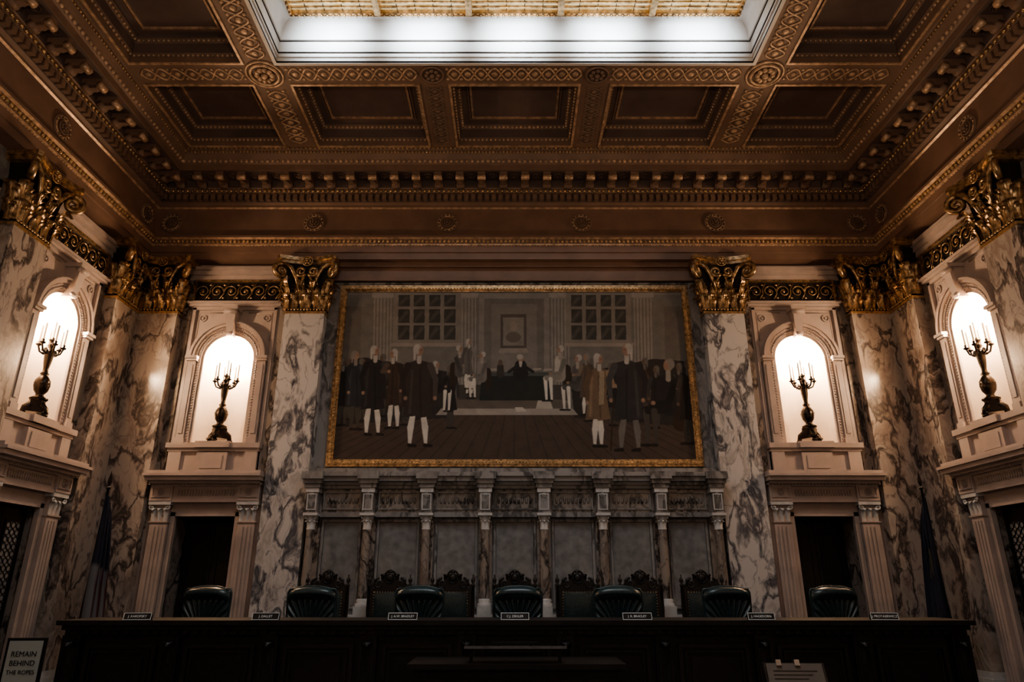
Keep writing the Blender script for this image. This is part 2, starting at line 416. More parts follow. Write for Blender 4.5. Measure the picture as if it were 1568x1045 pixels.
    for i in range(34):
        x = -0.85 + i * 0.0515; b.box(x - .015, x + .015, WY - 0.22, WY, 3.035, 3.065, S)
    for sg in (-1, 1):
        c = sg * 0.67
        b.box(c - 0.17, c + 0.17, WY - 0.18, WY, 2.80, 3.04, S)
        b.frame(c - 0.14, c + 0.14, 2.85, 3.01, 0.02, WY - 0.195, WY, S)
        b.rosette((c, WY - 0.19, 2.93), 0.05, S, 'y', 6)
        b.box(c - 0.13, c + 0.13, WY - 0.11, WY, 0, 2.50, S)
        for k2 in (-0.06, 0.0, 0.06): b.box(c + k2 - 0.018, c + k2 + 0.018, WY - 0.125, WY, 0.3, 2.42, S)
        b.box(c - 0.17, c + 0.17, WY - 0.17, WY, 2.74, 2.80, M_WHITE)
        b.box(c - 0.13, c + 0.13, WY - 0.11, WY, 2.50, 2.74, S)
        b.box(c - 0.145, c + 0.145, WY - 0.13, WY, 2.48, 2.50, S)
        for k2 in (-0.09, 0, 0.09): b.leaf((c + k2, WY - 0.115, 2.50), 0.10, 0.19, 0.04, M_WHITE)
        for k2 in (-1, 1): b.spiral((c + k2 * 0.12, WY - 0.15, 2.70), 0.045, M_WHITE, (k2, 0, 0), (0, 0, 1), 1.4, 0.012, PI / 2, 14, 1)
        a0, a1 = sorted((sg * 0.80, sg * 0.89)); b.box(a0, a1, WY - 0.04, WY, 0, 3.24, M_STONE)
        x = sg * dw
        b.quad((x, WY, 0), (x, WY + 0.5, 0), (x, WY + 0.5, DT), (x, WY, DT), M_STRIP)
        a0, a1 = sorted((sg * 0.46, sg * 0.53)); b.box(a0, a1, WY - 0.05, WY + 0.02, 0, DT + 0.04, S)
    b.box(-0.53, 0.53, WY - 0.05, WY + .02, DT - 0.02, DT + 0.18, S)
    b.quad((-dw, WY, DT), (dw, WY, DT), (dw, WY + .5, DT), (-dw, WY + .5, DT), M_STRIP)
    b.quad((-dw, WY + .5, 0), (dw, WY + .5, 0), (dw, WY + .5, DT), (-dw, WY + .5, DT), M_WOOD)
    return b.mesh('doorway_with_lamp_niche')

def build_door(kind):
    b = MB(); y = WY + (0.40 if kind == 0 else 0.10)
    for sg in (-1, 1):
        x0, x1 = sorted((sg * 0.004, sg * 0.445))
        m = M_WOOD if kind == 0 else M_BRONZE
        b.box(x0, x1, y, y + 0.045, 0.01, 2.55, m)
        zs = [(0.2, 0.85), (1.0, 2.4)]
        for za, zb in zs:
            b.frame(x0 + 0.06, x1 - 0.06, za, zb, 0.025, y - 0.015, y, m)
            if kind == 1:
                b.box(x0 + 0.085, x1 - 0.085, y - 0.004, y, za + .025, zb - .025, M_PANEL)
                n = int((zb - za) / 0.09)
                for i in range(n):
                    for j in range(3):
                        b.torus((x0 + 0.125 + j * 0.095, y - 0.008, za + 0.07 + i * 0.09), 0.04, 0.008, M_BRONZE, 'y', 10, 4)
            else: b.box(x0 + 0.11, x1 - 0.11, y - 0.01, y, za + .06, zb - .06, m)
        b.sph((sg * 0.05, y - 0.05, 1.05), 0.028, M_GOLD, 8, 6)
    return b.mesh('door')

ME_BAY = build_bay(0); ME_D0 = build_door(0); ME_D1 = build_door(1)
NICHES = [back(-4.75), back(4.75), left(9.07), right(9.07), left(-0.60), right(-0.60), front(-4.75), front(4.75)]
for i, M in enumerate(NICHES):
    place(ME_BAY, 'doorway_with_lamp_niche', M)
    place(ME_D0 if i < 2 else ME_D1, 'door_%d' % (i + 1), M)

# ------------------------------------------------------------------ candelabra
def build_candelabra():
    b = MB(); B = M_BRONZE
    for k in range(3):
        a = PI / 2 + k * 2 * PI / 3 + PI
        dx, dy = math.cos(a), math.sin(a)
        b.sph((dx * 0.19, dy * 0.13, 0.03), (0.05, 0.04, 0.03), B, 8, 5)
        b.tube([(dx * 0.19, dy * 0.13, 0.04), (dx * 0.17, dy * 0.12, 0.12), (dx * 0.10, dy * 0.07, 0.17), (dx * 0.05, dy * 0.04, 0.26)], [0.035, 0.04, 0.045, 0.035], B, 8)
    pl = [(0.21 * math.cos(PI / 2 + PI + k * 2 * PI / 3 + o), 0.145 * math.sin(PI / 2 + PI + k * 2 * PI / 3 + o)) for k in range(3) for o in (-0.3, 0.3)]
    b.prism(pl, 0.06, 0.085, B); b.prism([(x * 0.85, y * .85) for x, y in pl], 0.085, 0.12, B); b.prism([(x * 0.6, y * .6) for x, y in pl], 0.12, 0.24, B)
    b.lathe([(0.05, 0.2), (0.11, 0.25), (0.115, 0.27), (0.055, 0.30), (0.05, 0.33), (0.085, 0.38), (0.10, 0.45), (0.095, 0.52), (0.06, 0.58), (0.04, 0.6), (0.06, 0.62), (0.035, 0.65),
             (0.035, 0.7), (0.048, 0.78), (0.058, 0.88), (0.07, 0.94), (0.08, 0.96), (0.045, 0.98), (0.03, 1.0), (0.05, 1.03), (0.03, 1.06), (0.025, 1.1), (0.045, 1.11), (0.05, 1.12), (0.02, 1.13)], (0, 0, 0), B, 14)
    for k in range(6):
        b.leaf((0.05 * math.sin(k * PI / 3), -0.05 * math.cos(k * PI / 3), 0.80), 0.05, 0.15, 0.03, B, k * PI / 3)
        b.leaf((0.06 * math.sin(k * PI / 3), -0.06 * math.cos(k * PI / 3), 0.36), 0.06, 0.13, 0.03, B, k * PI / 3)
    tips = [(0, 0, 1.10)]
    for k in range(6):
        a = k * PI / 3
        c, s_ = math.cos(a), math.sin(a); R = 0.185
        b.tube([(0.02 * c, 0.02 * s_, 0.93), (0.08 * c, 0.07 * s_, 0.90), (0.15 * c, 0.11 * s_, 0.93), (R * c, 0.13 * s_, 1.0), (R * c, 0.13 * s_, 1.04)], 0.014, B, 6)
        b.spiral((0.10 * c, 0.08 * s_, 0.955), 0.035, B, (c, s_, 0), (0, 0, 1), 1.2, 0.008, -PI / 2, 12, 1)
        tips.append((R * c, 0.13 * s_, 1.02))
    for (x, y, z) in tips:
        b.lathe([(0.008, -0.02), (0.038, 0.0), (0.042, 0.01), (0.02, 0.02), (0.022, 0.05), (0.016, 0.055)], (x, y, z), B, 10)
        b.lathe([(0.014, 0.05), (0.014, 0.29)], (x, y, z), M_CANDLE, 8)
        b.lathe([(0.004, 0.29), (0.013, 0.31), (0.011, 0.33), (0.002, 0.365)], (x, y, z), M_BULB, 8)
    return b.mesh('candelabra')
ME_CAN = build_candelabra()
for i, M in enumerate(NICHES):
    place(ME_CAN, 'candelabra', M @ T(0, WY - 0.0, 3.722))
    ld = bpy.data.lights.new('niche_lamp', 'POINT'); ld.energy = 185 if i < 4 else 35; ld.color = (1.0, 0.70, 0.45); ld.shadow_soft_size = 0.06
    lo = bpy.data.objects.new('niche_lamp', ld); scene.collection.objects.link(lo); lo.matrix_world = M @ T(0, WY + (0.23 if i < 4 else 0.05), 5.20)

# ------------------------------------------------------------------ walls
b = MB()
b.box(-3.18, 3.18, YB + WY, YB + WY + 0.2, 0, 7.0, M_WALLM)
b.box(-7.6, 7.6, YB + 1.0, YB + 1.2, 0, 9.6, M_STONE)
b.box(-3.18, 3.18, YB + WY - 0.04, YB + WY, 6.53, 6.86, M_FRZ)
b.box(-3.18, 3.18, YB + WY - 0.09, YB + WY, 6.53, 6.57, M_FRZ); b.box(-3.18, 3.18, YB + WY - 0.12, YB + WY, 6.78, 6.86, M_FRZ)
b.obj('wall_back')
for sg, nm in ((-1, 'wall_left'), (1, 'wall_right')):
    b = MB()
    x0, x1 = sorted((sg * (HX + WY), sg * (HX + WY + 0.2)))
    b.box(x0, x1, 0.30, 8.18, 0, 7.0, M_WALLM)
    x0, x1 = sorted((sg * (HX + 1.0), sg * (HX + 1.2)))
    b.box(x0, x1, YF - 1.0, YB + 1.2, 0, 9.6, M_STONE)
    for (ya, yb) in ((4.7, 7.45), (1.05, 3.8)):
        xa, xb = sorted((sg * (HX + WY), sg * (HX + WY - 0.05)))
        for (z0, z1) in ((3.4, 6.4), (1.0, 3.0)):
            b.box(xa, xb, ya, yb, z0, z0 + .1, M_STONE); b.box(xa, xb, ya, yb, z1 - .1, z1, M_STONE)
            b.box(xa, xb, ya, ya + .1, z0, z1, M_STONE); b.box(xa, xb, yb - .1, yb, z0, z1, M_STONE)
    b.obj(nm)
b = MB()
b.box(-3.18, 3.18, YF - WY - .2, YF - WY, 0, 7.0, M_WALLM)
b.box(-7.6, 7.6, YF - 1.2, YF - 1.0, 0, 9.6, M_STONE)
b.obj('wall_front')
b = MB(); b.box(-7.6, 7.6, YF - 1.2, YB + 1.2, -0.2, 0, M_CARPET); b.obj('floor')

# ------------------------------------------------------------------ entablature / cornice running round the room
b = MB()
prof = [(-0.30, 6.86, M_FRZ), (0.02, 6.86, M_FRZ), (0.02, 6.98, M_FRZ), (0.045, 6.985, M_FRZ), (0.045, 7.10, M_FRZ), (0.07, 7.11, M_ORN), (0.07, 7.13, M_ORN), (0.10, 7.20, M_FRZ), (0.14, 7.22, M_ORN), (0.14, 7.26, M_FRZ),
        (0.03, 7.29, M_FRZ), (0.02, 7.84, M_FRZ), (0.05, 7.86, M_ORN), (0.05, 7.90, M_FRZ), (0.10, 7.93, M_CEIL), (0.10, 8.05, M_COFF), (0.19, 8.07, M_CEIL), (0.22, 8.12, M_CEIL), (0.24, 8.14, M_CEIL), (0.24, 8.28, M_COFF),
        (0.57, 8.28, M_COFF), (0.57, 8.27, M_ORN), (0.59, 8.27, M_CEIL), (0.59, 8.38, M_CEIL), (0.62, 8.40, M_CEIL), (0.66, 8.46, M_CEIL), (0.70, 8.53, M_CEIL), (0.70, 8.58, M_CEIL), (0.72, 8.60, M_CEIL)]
for i in range(len(prof) - 1):
    (p0, z0, _), (p1, z1, m) = prof[i], prof[i + 1]
    A = [(-HX + p0, YF + p0, z0), (HX - p0, YF + p0, z0), (HX - p0, YB - p0, z0), (-HX + p0, YB - p0, z0)]
    B = [(-HX + p1, YF + p1, z1), (HX - p1, YF + p1, z1), (HX - p1, YB - p1, z1), (-HX + p1, YB - p1, z1)]
    b.add(A + B, [(0, 1, 5, 4), (1, 2, 6, 5), (2, 3, 7, 6), (3, 0, 4, 7)], m)
def runs():
    yield back(0), -HX, HX
    yield left(4.25), -6.35, 6.35
    yield right(4.25), -6.35, 6.35
for M, a, c in runs():
    b.M = M; Lw = c - a
    def seq(sp, p):
        n = int(round((Lw - 2 * p) / sp)); s_ = (Lw - 2 * p) / n
        return [a + p + (i + 0.5) * s_ for i in range(n)]
    for x in seq(0.075, 0.1): b.sph((x, -0.09, 7.165), (0.028, 0.035, 0.035), M_GOLD, 6, 4)
    for x in seq(0.055, 0.05): b.sph((x, -0.055, 7.105), 0.016, M_ORN, 4, 3)
    for x in seq(0.12, 0.12): b.box(x - .038, x + .038, -0.185, -0.09, 7.945, 8.045, M_CEIL)
    for x in seq(0.085, 0.2): b.sph((x, -0.215, 8.09), (0.03, 0.03, 0.035), M_GOLD, 6, 4)
    for x in seq(0.38, 0.3):
        b.box(x - .065, x + .065, -0.53, -0.24, 8.17, 8.28, M_CEIL)
        b.tube([(x - .07, -0.50, 8.18), (x + .07, -0.50, 8.18)], 0.05, M_ORN, 8)
        b.tube([(x - .07, -0.29, 8.15), (x + .07, -0.29, 8.15)], 0.055, M_CEIL, 8)
        b.leaf((x, -0.27, 8.11), 0.11, 0.02, 0.14, M_CEIL)
        b.rosette((x + 0.19, -0.40, 8.27), 0.065, M_CEIL, 'z', 5)
    for x in seq(0.09, 0.6): b.sph((x, -0.63, 8.42), (0.03, 0.03, 0.035), M_ORN, 6, 4)
    for x in seq(0.06, 0.7): b.sph((x, -0.70, 8.555), 0.02, M_GOLD, 5, 4)
b.M = Matrix.Identity(4)
b.obj('trim_1')

def rosette_ob():
    c = MB()
    c.torus((0, 0, 0), 0.17, 0.018, M_CEIL, 'y', 28, 6)
    c.torus((0, 0, 0), 0.13, 0.010, M_ORN, 'y', 24, 6)
    c.rosette((0, -0.02, 0), 0.09, M_CEIL, 'y', 7)
    for k in range(14):
        a = k * PI / 7; c.sph((0.15 * math.cos(a), -0.01, 0.15 * math.sin(a)), 0.016, M_ORN, 5, 4)
    return c.mesh('frieze_rosette')
ME_ROS = rosette_ob()
for x in (-6.0, -3.51, -1.17, 1.17, 3.51, 6.0): place(ME_ROS, 'frieze_rosette', back(x) @ T(0, -0.035, 7.56))
for y in (10.25, 7.92, 5.6, 3.3):
    place(ME_ROS, 'frieze_rosette', left(y) @ T(0, -0.035, 7.56)); place(ME_ROS, 'frieze_rosette', right(y) @ T(0, -0.035, 7.56))

# ------------------------------------------------------------------ coffered ceiling
b = MB()
SKY = (-3.38, 3.38, 0.70, 7.80)
coff = []
for (y0, y1) in ((8.30, 9.78), (-1.28, 0.20)):
    for (x0, x1) in ((-5.48, -3.90), (-3.30, -1.45), (-0.95, 0.95), (1.45, 3.30), (3.90, 5.48)): coff.append((x0, x1, y0, y1))
for k in range(3):
    y0 = 0.68 + k * 2.54
    for (x0, x1) in ((-5.48, -3.90), (3.90, 5.48)): coff.append((x0, x1, y0, y0 + 2.06))
xs = sorted(set([-5.6, 5.6, SKY[0], SKY[1]] + [c[0] for c in coff] + [c[1] for c in coff]))
ys = sorted(set([-1.40, 9.90, SKY[2], SKY[3]] + [c[2] for c in coff] + [c[3] for c in coff]))
def inside(x, y):
    for c in coff + [SKY]:
        if c[0] < x < c[1] and c[2] < y < c[3]: return True
    return False
for i in range(len(xs) - 1):
    for j in range(len(ys) - 1):
        if not inside((xs[i] + xs[i + 1]) / 2, (ys[j] + ys[j + 1]) / 2):
            b.quad((xs[i], ys[j], ZC), (xs[i], ys[j + 1], ZC), (xs[i + 1], ys[j + 1], ZC), (xs[i + 1], ys[j], ZC), M_CEIL)
def rings(x0, x1, y0, y1, pr, cap=None):
    for i in range(len(pr) - 1):
        (a, z0, _), (c, z1, m) = pr[i], pr[i + 1]
        A = [(x0 + a, y0 + a, z0), (x1 - a, y0 + a, z0), (x1 - a, y1 - a, z0), (x0 + a, y1 - a, z0)]
        B = [(x0 + c, y0 + c, z1), (x1 - c, y0 + c, z1), (x1 - c, y1 - c, z1), (x0 + c, y1 - c, z1)]
        b.add(A + B, [(0, 1, 5, 4), (1, 2, 6, 5), (2, 3, 7, 6), (3, 0, 4, 7)], m)
    if cap:
        a, z = pr[-1][0], pr[-1][1]
        b.quad((x0 + a, y0 + a, z), (x1 - a, y0 + a, z), (x1 - a, y1 - a, z), (x0 + a, y1 - a, z), cap)
def beadrect(x0, x1, y0, y1, z, sp, r, mat):
    for (p, q) in (((x0, y0), (x1, y0)), ((x1, y0), (x1, y1)), ((x1, y1), (x0, y1)), ((x0, y1), (x0, y0))):
        L_ = math.hypot(q[0] - p[0], q[1] - p[1]); n = max(1, int(L_ / sp))
        for i in range(n):
            t = (i + .5) / n; b.sph((p[0] + (q[0] - p[0]) * t, p[1] + (q[1] - p[1]) * t, z), r, mat, 5, 4)
def boxrect(x0, x1, y0, y1, w, z0, z1, mat):
    b.box(x0, x1, y0, y0 + w, z0, z1, mat); b.box(x0, x1, y1 - w, y1, z0, z1, mat)
    b.box(x0, x0 + w, y0 + w, y1 - w, z0, z1, mat); b.box(x1 - w, x1, y0 + w, y1 - w, z0, z1, mat)
for (x0, x1, y0, y1) in coff:
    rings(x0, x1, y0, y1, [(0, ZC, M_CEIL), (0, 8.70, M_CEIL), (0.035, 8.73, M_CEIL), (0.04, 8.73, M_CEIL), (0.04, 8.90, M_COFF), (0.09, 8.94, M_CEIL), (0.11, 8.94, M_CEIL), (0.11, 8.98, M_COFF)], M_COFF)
    boxrect(x0 - 0.035, x1 + 0.035, y0 - 0.035, y1 + 0.035, 0.035, ZC - 0.02, ZC, M_ORN)
    beadrect(x0 + 0.02, x1 - .02, y0 + .02, y1 - .02, 8.70, 0.07, 0.022, M_ORN)
    beadrect(x0 + 0.075, x1 - .075, y0 + .075, y1 - .075, 8.915, 0.07, 0.024, M_ORN)
    boxrect(x0 + 0.24, x1 - .24, y0 + .24, y1 - .24, 0.03, 8.955, 8.98, M_ORN)
    boxrect(x0 + 0.20, x1 - .20, y0 + .20, y1 - .20, 0.02, 8.965, 8.98, M_CEIL)
def guilloche(p, q, amp, wl, mat, r=0.016, z=ZC - 0.008):
    p = Vector((p[0], p[1], z)); q = Vector((q[0], q[1], z)); d = (q - p); L_ = d.length; d.normalize(); nrm = Vector((-d.y, d.x, 0))
    n = max(2, int(round(L_ / wl))); w = L_ / n; m = n * 8
    for ph in (0, PI):
        b.tube([p + d * (L_ * i / m) + nrm * (amp * math.sin(2 * PI * (i / 8) / 2 + ph)) for i in range(m + 1)], r, mat, 4)
    for k in range(n):
        c = p + d * (w * (k + 0.5)); b.sph(c, (amp * 0.42, amp * 0.42, 0.02), mat, 7, 4)
        for sg in (-1, 1):
            c = p + d * (w * k) + nrm * sg * amp * 0.85; b.sph(c, (amp * 0.25, amp * 0.25, 0.015), mat, 6, 3)
for sx in (-1, 1):
    guilloche((sx * 3.60, 8.42), (sx * 3.60, 9.70), 0.14, 0.2, M_ORN)
    guilloche((sx * 3.64, 0.95), (sx * 3.64, 7.75), 0.13, 0.2, M_ORN)
    guilloche((sx * 1.20, 8.36), (sx * 1.20, 9.72), 0.11, 0.16, M_CEIL, 0.014)
    for y in (8.06, 5.50, 2.98, 0.44): guilloche((sx * 3.95, y), (sx * 5.44, y), 0.11, 0.2, M_ORN)
    for y in (8.06, 0.44):
        b.rosette((sx * 3.64, y, ZC - 0.02), 0.20, M_ORN, 'z', 10); b.torus((sx * 3.64, y, ZC - 0.01), 0.26, 0.02, M_ORN, 'z', 28)
        b.rosette((sx * 1.20, y, ZC - 0.02), 0.16, M_CEIL, 'z', 8)
    for y in (5.50, 2.98): b.rosette((sx * 3.64, y, ZC - 0.02), 0.18, M_ORN, 'z', 10)
for y in (8.06, 0.44):
    for (xa, xb) in ((-3.3, -1.42), (-0.98, 0.98), (1.42, 3.3)): guilloche((xa, y), (xb, y), 0.12, 0.2, M_ORN)
for i in range(150):
    b.sph((-5.55 + i * 0.0745, 9.84, ZC - .01), 0.02, M_GOLD, 5, 3)
b.box(-7.6, 7.6, YF - 1.2, YB + 1.2, 9.6, 9.75, M_CEIL)
b.obj('ceiling')

# ------------------------------------------------------------------ skylight well and laylight
b = MB()
x0, x1, y0, y1 = SKY
pr = [(-0.05, 8.57, M_WELL), (0.0, 8.57, M_WELL), (0.0, 8.66, M_WELL), (0.02, 8.66, M_WELL), (0.02, 8.68, M_WELL), (0.0, 8.69, M_WELL), (0.0, 8.95, M_WELL), (0.03, 8.96, M_WELL), (0.03, 8.99, M_WELL)]
for i in range(9):
    a = PI / 2 * i / 8; pr.append((0.03 + 0.12 * (1 - math.cos(a)), 8.99 + 0.25 * math.sin(a), M_WELL))
pr += [(0.17, 9.24, M_WELL), (0.17, 9.26, M_GOLD), (0.20, 9.26, M_GOLD), (0.20, 9.34, M_GOLD)]
rings(x0, x1, y0, y1, pr)
boxrect(x0 - 0.05, x1 + .05, y0 - .05, y1 + .05, 0.05, 8.565, 8.6, M_WELL)
for z in (8.74, 8.945): boxrect(x0, x1, y0, y1, 0.014, z, z + 0.014, M_BRONZE)
beadrect(x0 + .18, x1 - .18, y0 + .18, y1 - .18, 9.245, 0.08, 0.022, M_GOLD)
GX0, GX1, GY0, GY1 = x0 + .20, x1 - .20, y0 + .20, y1 - .20
b.quad((GX0, GY0, 9.34), (GX1, GY0, 9.34), (GX1, GY1, 9.34), (GX0, GY1, 9.34), M_GLASS)
for x in (-1.95, -0.65, 0.65, 1.95): b.box(x - .045, x + .045, GY0, GY1, 9.22, 9.34, M_GOLD)
for k in range(1, 5):
    y = GY0 + (GY1 - GY0) * k / 5; b.box(GX0, GX1, y - .045, y + .045, 9.22, 9.34, M_GOLD)
yy = GY1 - 0.06
while yy > GY0:
    b.box(GX0, GX1, yy - 0.011, yy + 0.011, 9.31, 9.34, M_CAP); yy -= 0.085
xx = GX0 + 0.2
while xx < GX1:
    b.box(xx - 0.005, xx + 0.005, GY0, GY1, 9.33, 9.34, M_BRONZE); xx += 0.26
b.obj('skylight')

# daylight through the laylight
def area(name, loc, rot, sx, sy, en, col, spread=180):
    ld = bpy.data.lights.new(name, 'AREA'); ld.shape = 'RECTANGLE'; ld.size = sx; ld.size_y = sy; ld.energy = en; ld.color = col; ld.spread = math.radians(spread)
    lo = bpy.data.objects.new(name, ld); scene.collection.objects.link(lo); lo.location = loc; lo.rotation_euler = rot
    return lo
area('skylight_daylight', (0, 4.6, 9.18), (0, 0, 0), 4.2, 4.6, 175, (0.78, 0.90, 1.0), 130)
for x in (-2.6, -1.3, 0, 1.3, 2.6):  # cool fill lights added inside the well to brighten the cove band
    d = Vector((0, 1.2, -0.08))
    area('cove_fill_light', (x, 7.05, 9.00), d.to_track_quat('-Z', 'Y').to_euler(), 0.75, 0.12, 13, (0.74, 0.88, 1.0), 70)

# torchiere: unseen stands added behind the camera to wash the ceiling
def added_torchiere():
    b = MB()
    b.lathe([(0.22, 0), (0.22, 0.03), (0.08, 0.06), (0.04, 0.12), (0.03, 0.3), (0.045, 0.34), (0.022, 0.4), (0.02, 1.8), (0.035, 1.84), (0.02, 1.9), (0.05, 1.94)], (0, 0, 0), M_BRONZE, 18)
    b.grid(lambda u, v: ((0.05 + 0.27 * math.sin(PI / 2 * v)) * math.cos(2 * PI * u), (0.05 + 0.27 * math.sin(PI / 2 * v)) * math.sin(2 * PI * u), 1.94 + 0.16 * (1 - math.cos(PI / 2 * v))), 32, 10, M_BOWL, True, True)
    b.torus((0, 0, 2.10), 0.32, 0.012, M_BRONZE, 'z', 32)
    return b.mesh('added_uplight_stand')
ME_T = added_torchiere()
for (x, y, e) in ((-1.6, -0.9, 150), (1.6, -0.9, 150)):
    place(ME_T, 'added_uplight_stand', T(x, y, 0))
    area('added_uplight', (x, y, 2.12), (PI, 0, 0), 0.4, 0.4, e, (1.0, 0.80, 0.62))

# ------------------------------------------------------------------ mural painting
CW, CZ0, CZ1 = 2.87, 3.44, 6.34
NX, NZ = 760, 385
S_, T_ = np.meshgrid(np.linspace(-CW, CW, NX), np.linspace(0, CZ1 - CZ0, NZ))
img = np.zeros((NZ, NX, 3))
def px_to_canvas(x, y):
    """image pixel coordinates of the mural -> canvas metres"""
    q = (705 - y) / 258.0; t = q - 0.084 * q * (1 - q)  # mural shapes below are placed by image pixels, straightened onto the canvas
    return ((x - 787.5) / (274.5 - 17 * q) * CW, t * (CZ1 - CZ0))
rng = np.random.RandomState(5)
def smooth_noise(nx, nz, k):
    g = rng.rand(nz + 2, nx + 2)
    zi = np.linspace(0, nz, NZ); xi = np.linspace(0, nx, NX)
    z0 = zi.astype(int); x0 = xi.astype(int); fz = (zi - z0)[:, None]; fx = (xi - x0)[None, :]
    return (g[z0][:, x0] * (1 - fz) * (1 - fx) + g[z0 + 1][:, x0] * fz * (1 - fx) + g[z0][:, x0 + 1] * (1 - fz) * fx + g[z0 + 1][:, x0 + 1] * fz * fx) * k
def blend(mask, col):
    m = np.clip(mask, 0, 1)[..., None]; img[:] = img * (1 - m) + np.array(col) * m
AA = 0.012
def poly(pts, col, soft=AA):
    P = [px_to_canvas(*p) for p in pts]
    inside_ = np.zeros(S_.shape, bool); n = len(P)
    for i in range(n):
        (xa, ya), (xb, yb) = P[i], P[(i + 1) % n]
        if ya == yb: continue
        cnd = ((ya > T_) != (yb > T_)) & (S_ < (xb - xa) * (T_ - ya) / (yb - ya) + xa)
        inside_ ^= cnd
    blend(inside_.astype(float), col)
def cap(p, q, r0, r1, col, soft=AA):
    (ax, ay), (bx, by) = px_to_canvas(*p), px_to_canvas(*q); k = CW / 268.0; r0 *= k; r1 *= k
    dx, dy = bx - ax, by - ay; L2 = dx * dx + dy * dy + 1e-9
    t = np.clip(((S_ - ax) * dx + (T_ - ay) * dy) / L2, 0, 1)
    d = np.hypot(S_ - ax - t * dx, T_ - ay - t * dy) - (r0 + (r1 - r0) * t)
    blend(0.5 - d / soft, col)
def ell(c, rx, ry, col, soft=AA):
    (cx, cy) = px_to_canvas(*c); k = CW / 268.0; rx *= k; ry *= k
    d = (np.hypot((S_ - cx) / rx, (T_ - cy) / ry) - 1) * min(rx, ry)
    blend(0.5 - d / soft, col)
WALL = (0.165, 0.158, 0.148)
img[:] = np.array(WALL)
poly([(490, 632), (1090, 632), (1090, 720), (490, 720)], (0.082, 0.062, 0.052))
for k in range(-16, 17):
    xt = 787 + k * 13; xb = 787 + k * 26
    cap((xt, 632), (xb, 706), 0.5, 0.8, (0.054, 0.042, 0.036))
LT = (0.24, 0.23, 0.215); DK = (0.125, 0.118, 0.11)
poly([(500, 447), (1080, 447), (1080, 452), (500, 452)], (0.21, 0.195, 0.18))
for x in (585, 715, 858, 985):
    poly([(x - 14, 450), (x + 14, 450), (x + 14, 600), (x - 14, 600)], LT)
    for k in range(-2, 3): cap((x + k * 5.2, 458), (x + k * 5.2, 598), 0.7, 0.7, DK)
    poly([(x - 17, 448), (x + 17, 448), (x + 17, 456), (x - 17, 456)], (0.28, 0.265, 0.245))
for (xa, xb) in ((606, 700), (872, 962)):
    poly([(xa - 5, 448), (xb + 5, 448), (xb + 5, 527), (xa - 5, 527)], (0.21, 0.198, 0.18))
    n = 4; w = (xb - xa) / n
    for i in range(n):
        for (ya, yb) in ((452, 470), (474, 495), (499, 521)):
            poly([(xa + i * w + 3, ya), (xa + (i + 1) * w - 3, ya), (xa + (i + 1) * w - 3, yb), (xa + i * w + 3, yb)], (0.055, 0.054, 0.051))
            cap((xa + i * w + 5, yb - 3), (xa + (i + 1) * w - 8, ya + 5), 1.5, 2.5, (0.10, 0.10, 0.088), 0.05)
    poly([(xa + 2 * w - 3.5, 448), (xa + 2 * w + 3.5, 448), (xa + 2 * w + 3.5, 527), (xa + 2 * w - 3.5, 527)], (0.21, 0.195, 0.175))
    poly([(xa - 8, 526), (xb + 8, 526), (xb + 8, 531), (xa - 8, 531)], (0.27, 0.25, 0.225))
poly([(733, 450), (841, 450), (841, 600), (733, 600)], (0.22, 0.21, 0.195))
poly([(741, 458), (833, 458), (833, 600), (741, 600)], (0.155, 0.148, 0.138))
poly([(752, 466), (822, 466), (822, 600), (752, 600)], (0.195, 0.185, 0.172))
poly([(766, 482), (806, 482), (806, 534), (766, 534)], (0.10, 0.09, 0.082))
poly([(770, 487), (802, 487), (802, 530), (770, 530)], (0.21, 0.20, 0.182))
ell((786, 500), 6, 8, (0.25, 0.225, 0.20)); ell((786, 517), 12, 9, (0.14, 0.125, 0.11))
poly([(762, 541), (810, 541), (806, 534), (766, 534)], (0.25, 0.235, 0.215))
for x in (530, 1040): poly([(x - 22, 470), (x + 22, 470), (x + 22, 560), (x - 22, 560)], (0.14, 0.13, 0.12))
poly([(500, 556), (560, 548), (628, 560), (700, 572), (694, 640), (500, 652)], (0.036, 0.033, 0.032))
poly([(872, 572), (940, 562), (1000, 550), (1080, 556), (1080, 656), (878, 640)], (0.036, 0.033, 0.032))
poly([(700, 590), (872, 590), (872, 614), (700, 614)], (0.07, 0.062, 0.057))
poly([(676, 626), (876, 626), (884, 636), (668, 636)], (0.32, 0.30, 0.275))
poly([(690, 612), (862, 612), (876, 626), (676, 626)], (0.13, 0.113, 0.10))
poly([(738, 574), (842, 574), (846, 614), (734, 614)], (0.024, 0.030, 0.029))
poly([(732, 570), (848, 570), (848, 576), (732, 576)], (0.08, 0.09, 0.086))
for (x, y) in ((755, 569), (822, 568), (838, 569)): poly([(x - 7, y), (x + 7, y - 1), (x + 6, y - 4), (x - 5, y - 4)], (0.32, 0.30, 0.27))
poly([(823, 614), (842, 614), (846, 626), (820, 626)], (0.40, 0.38, 0.35))
poly([(788, 624), (800, 624), (806, 630), (790, 631)], (0.46, 0.44, 0.40))
SKN = (0.28, 0.19, 0.145); WIG = (0.38, 0.365, 0.345); STK = (0.58, 0.56, 0.52)
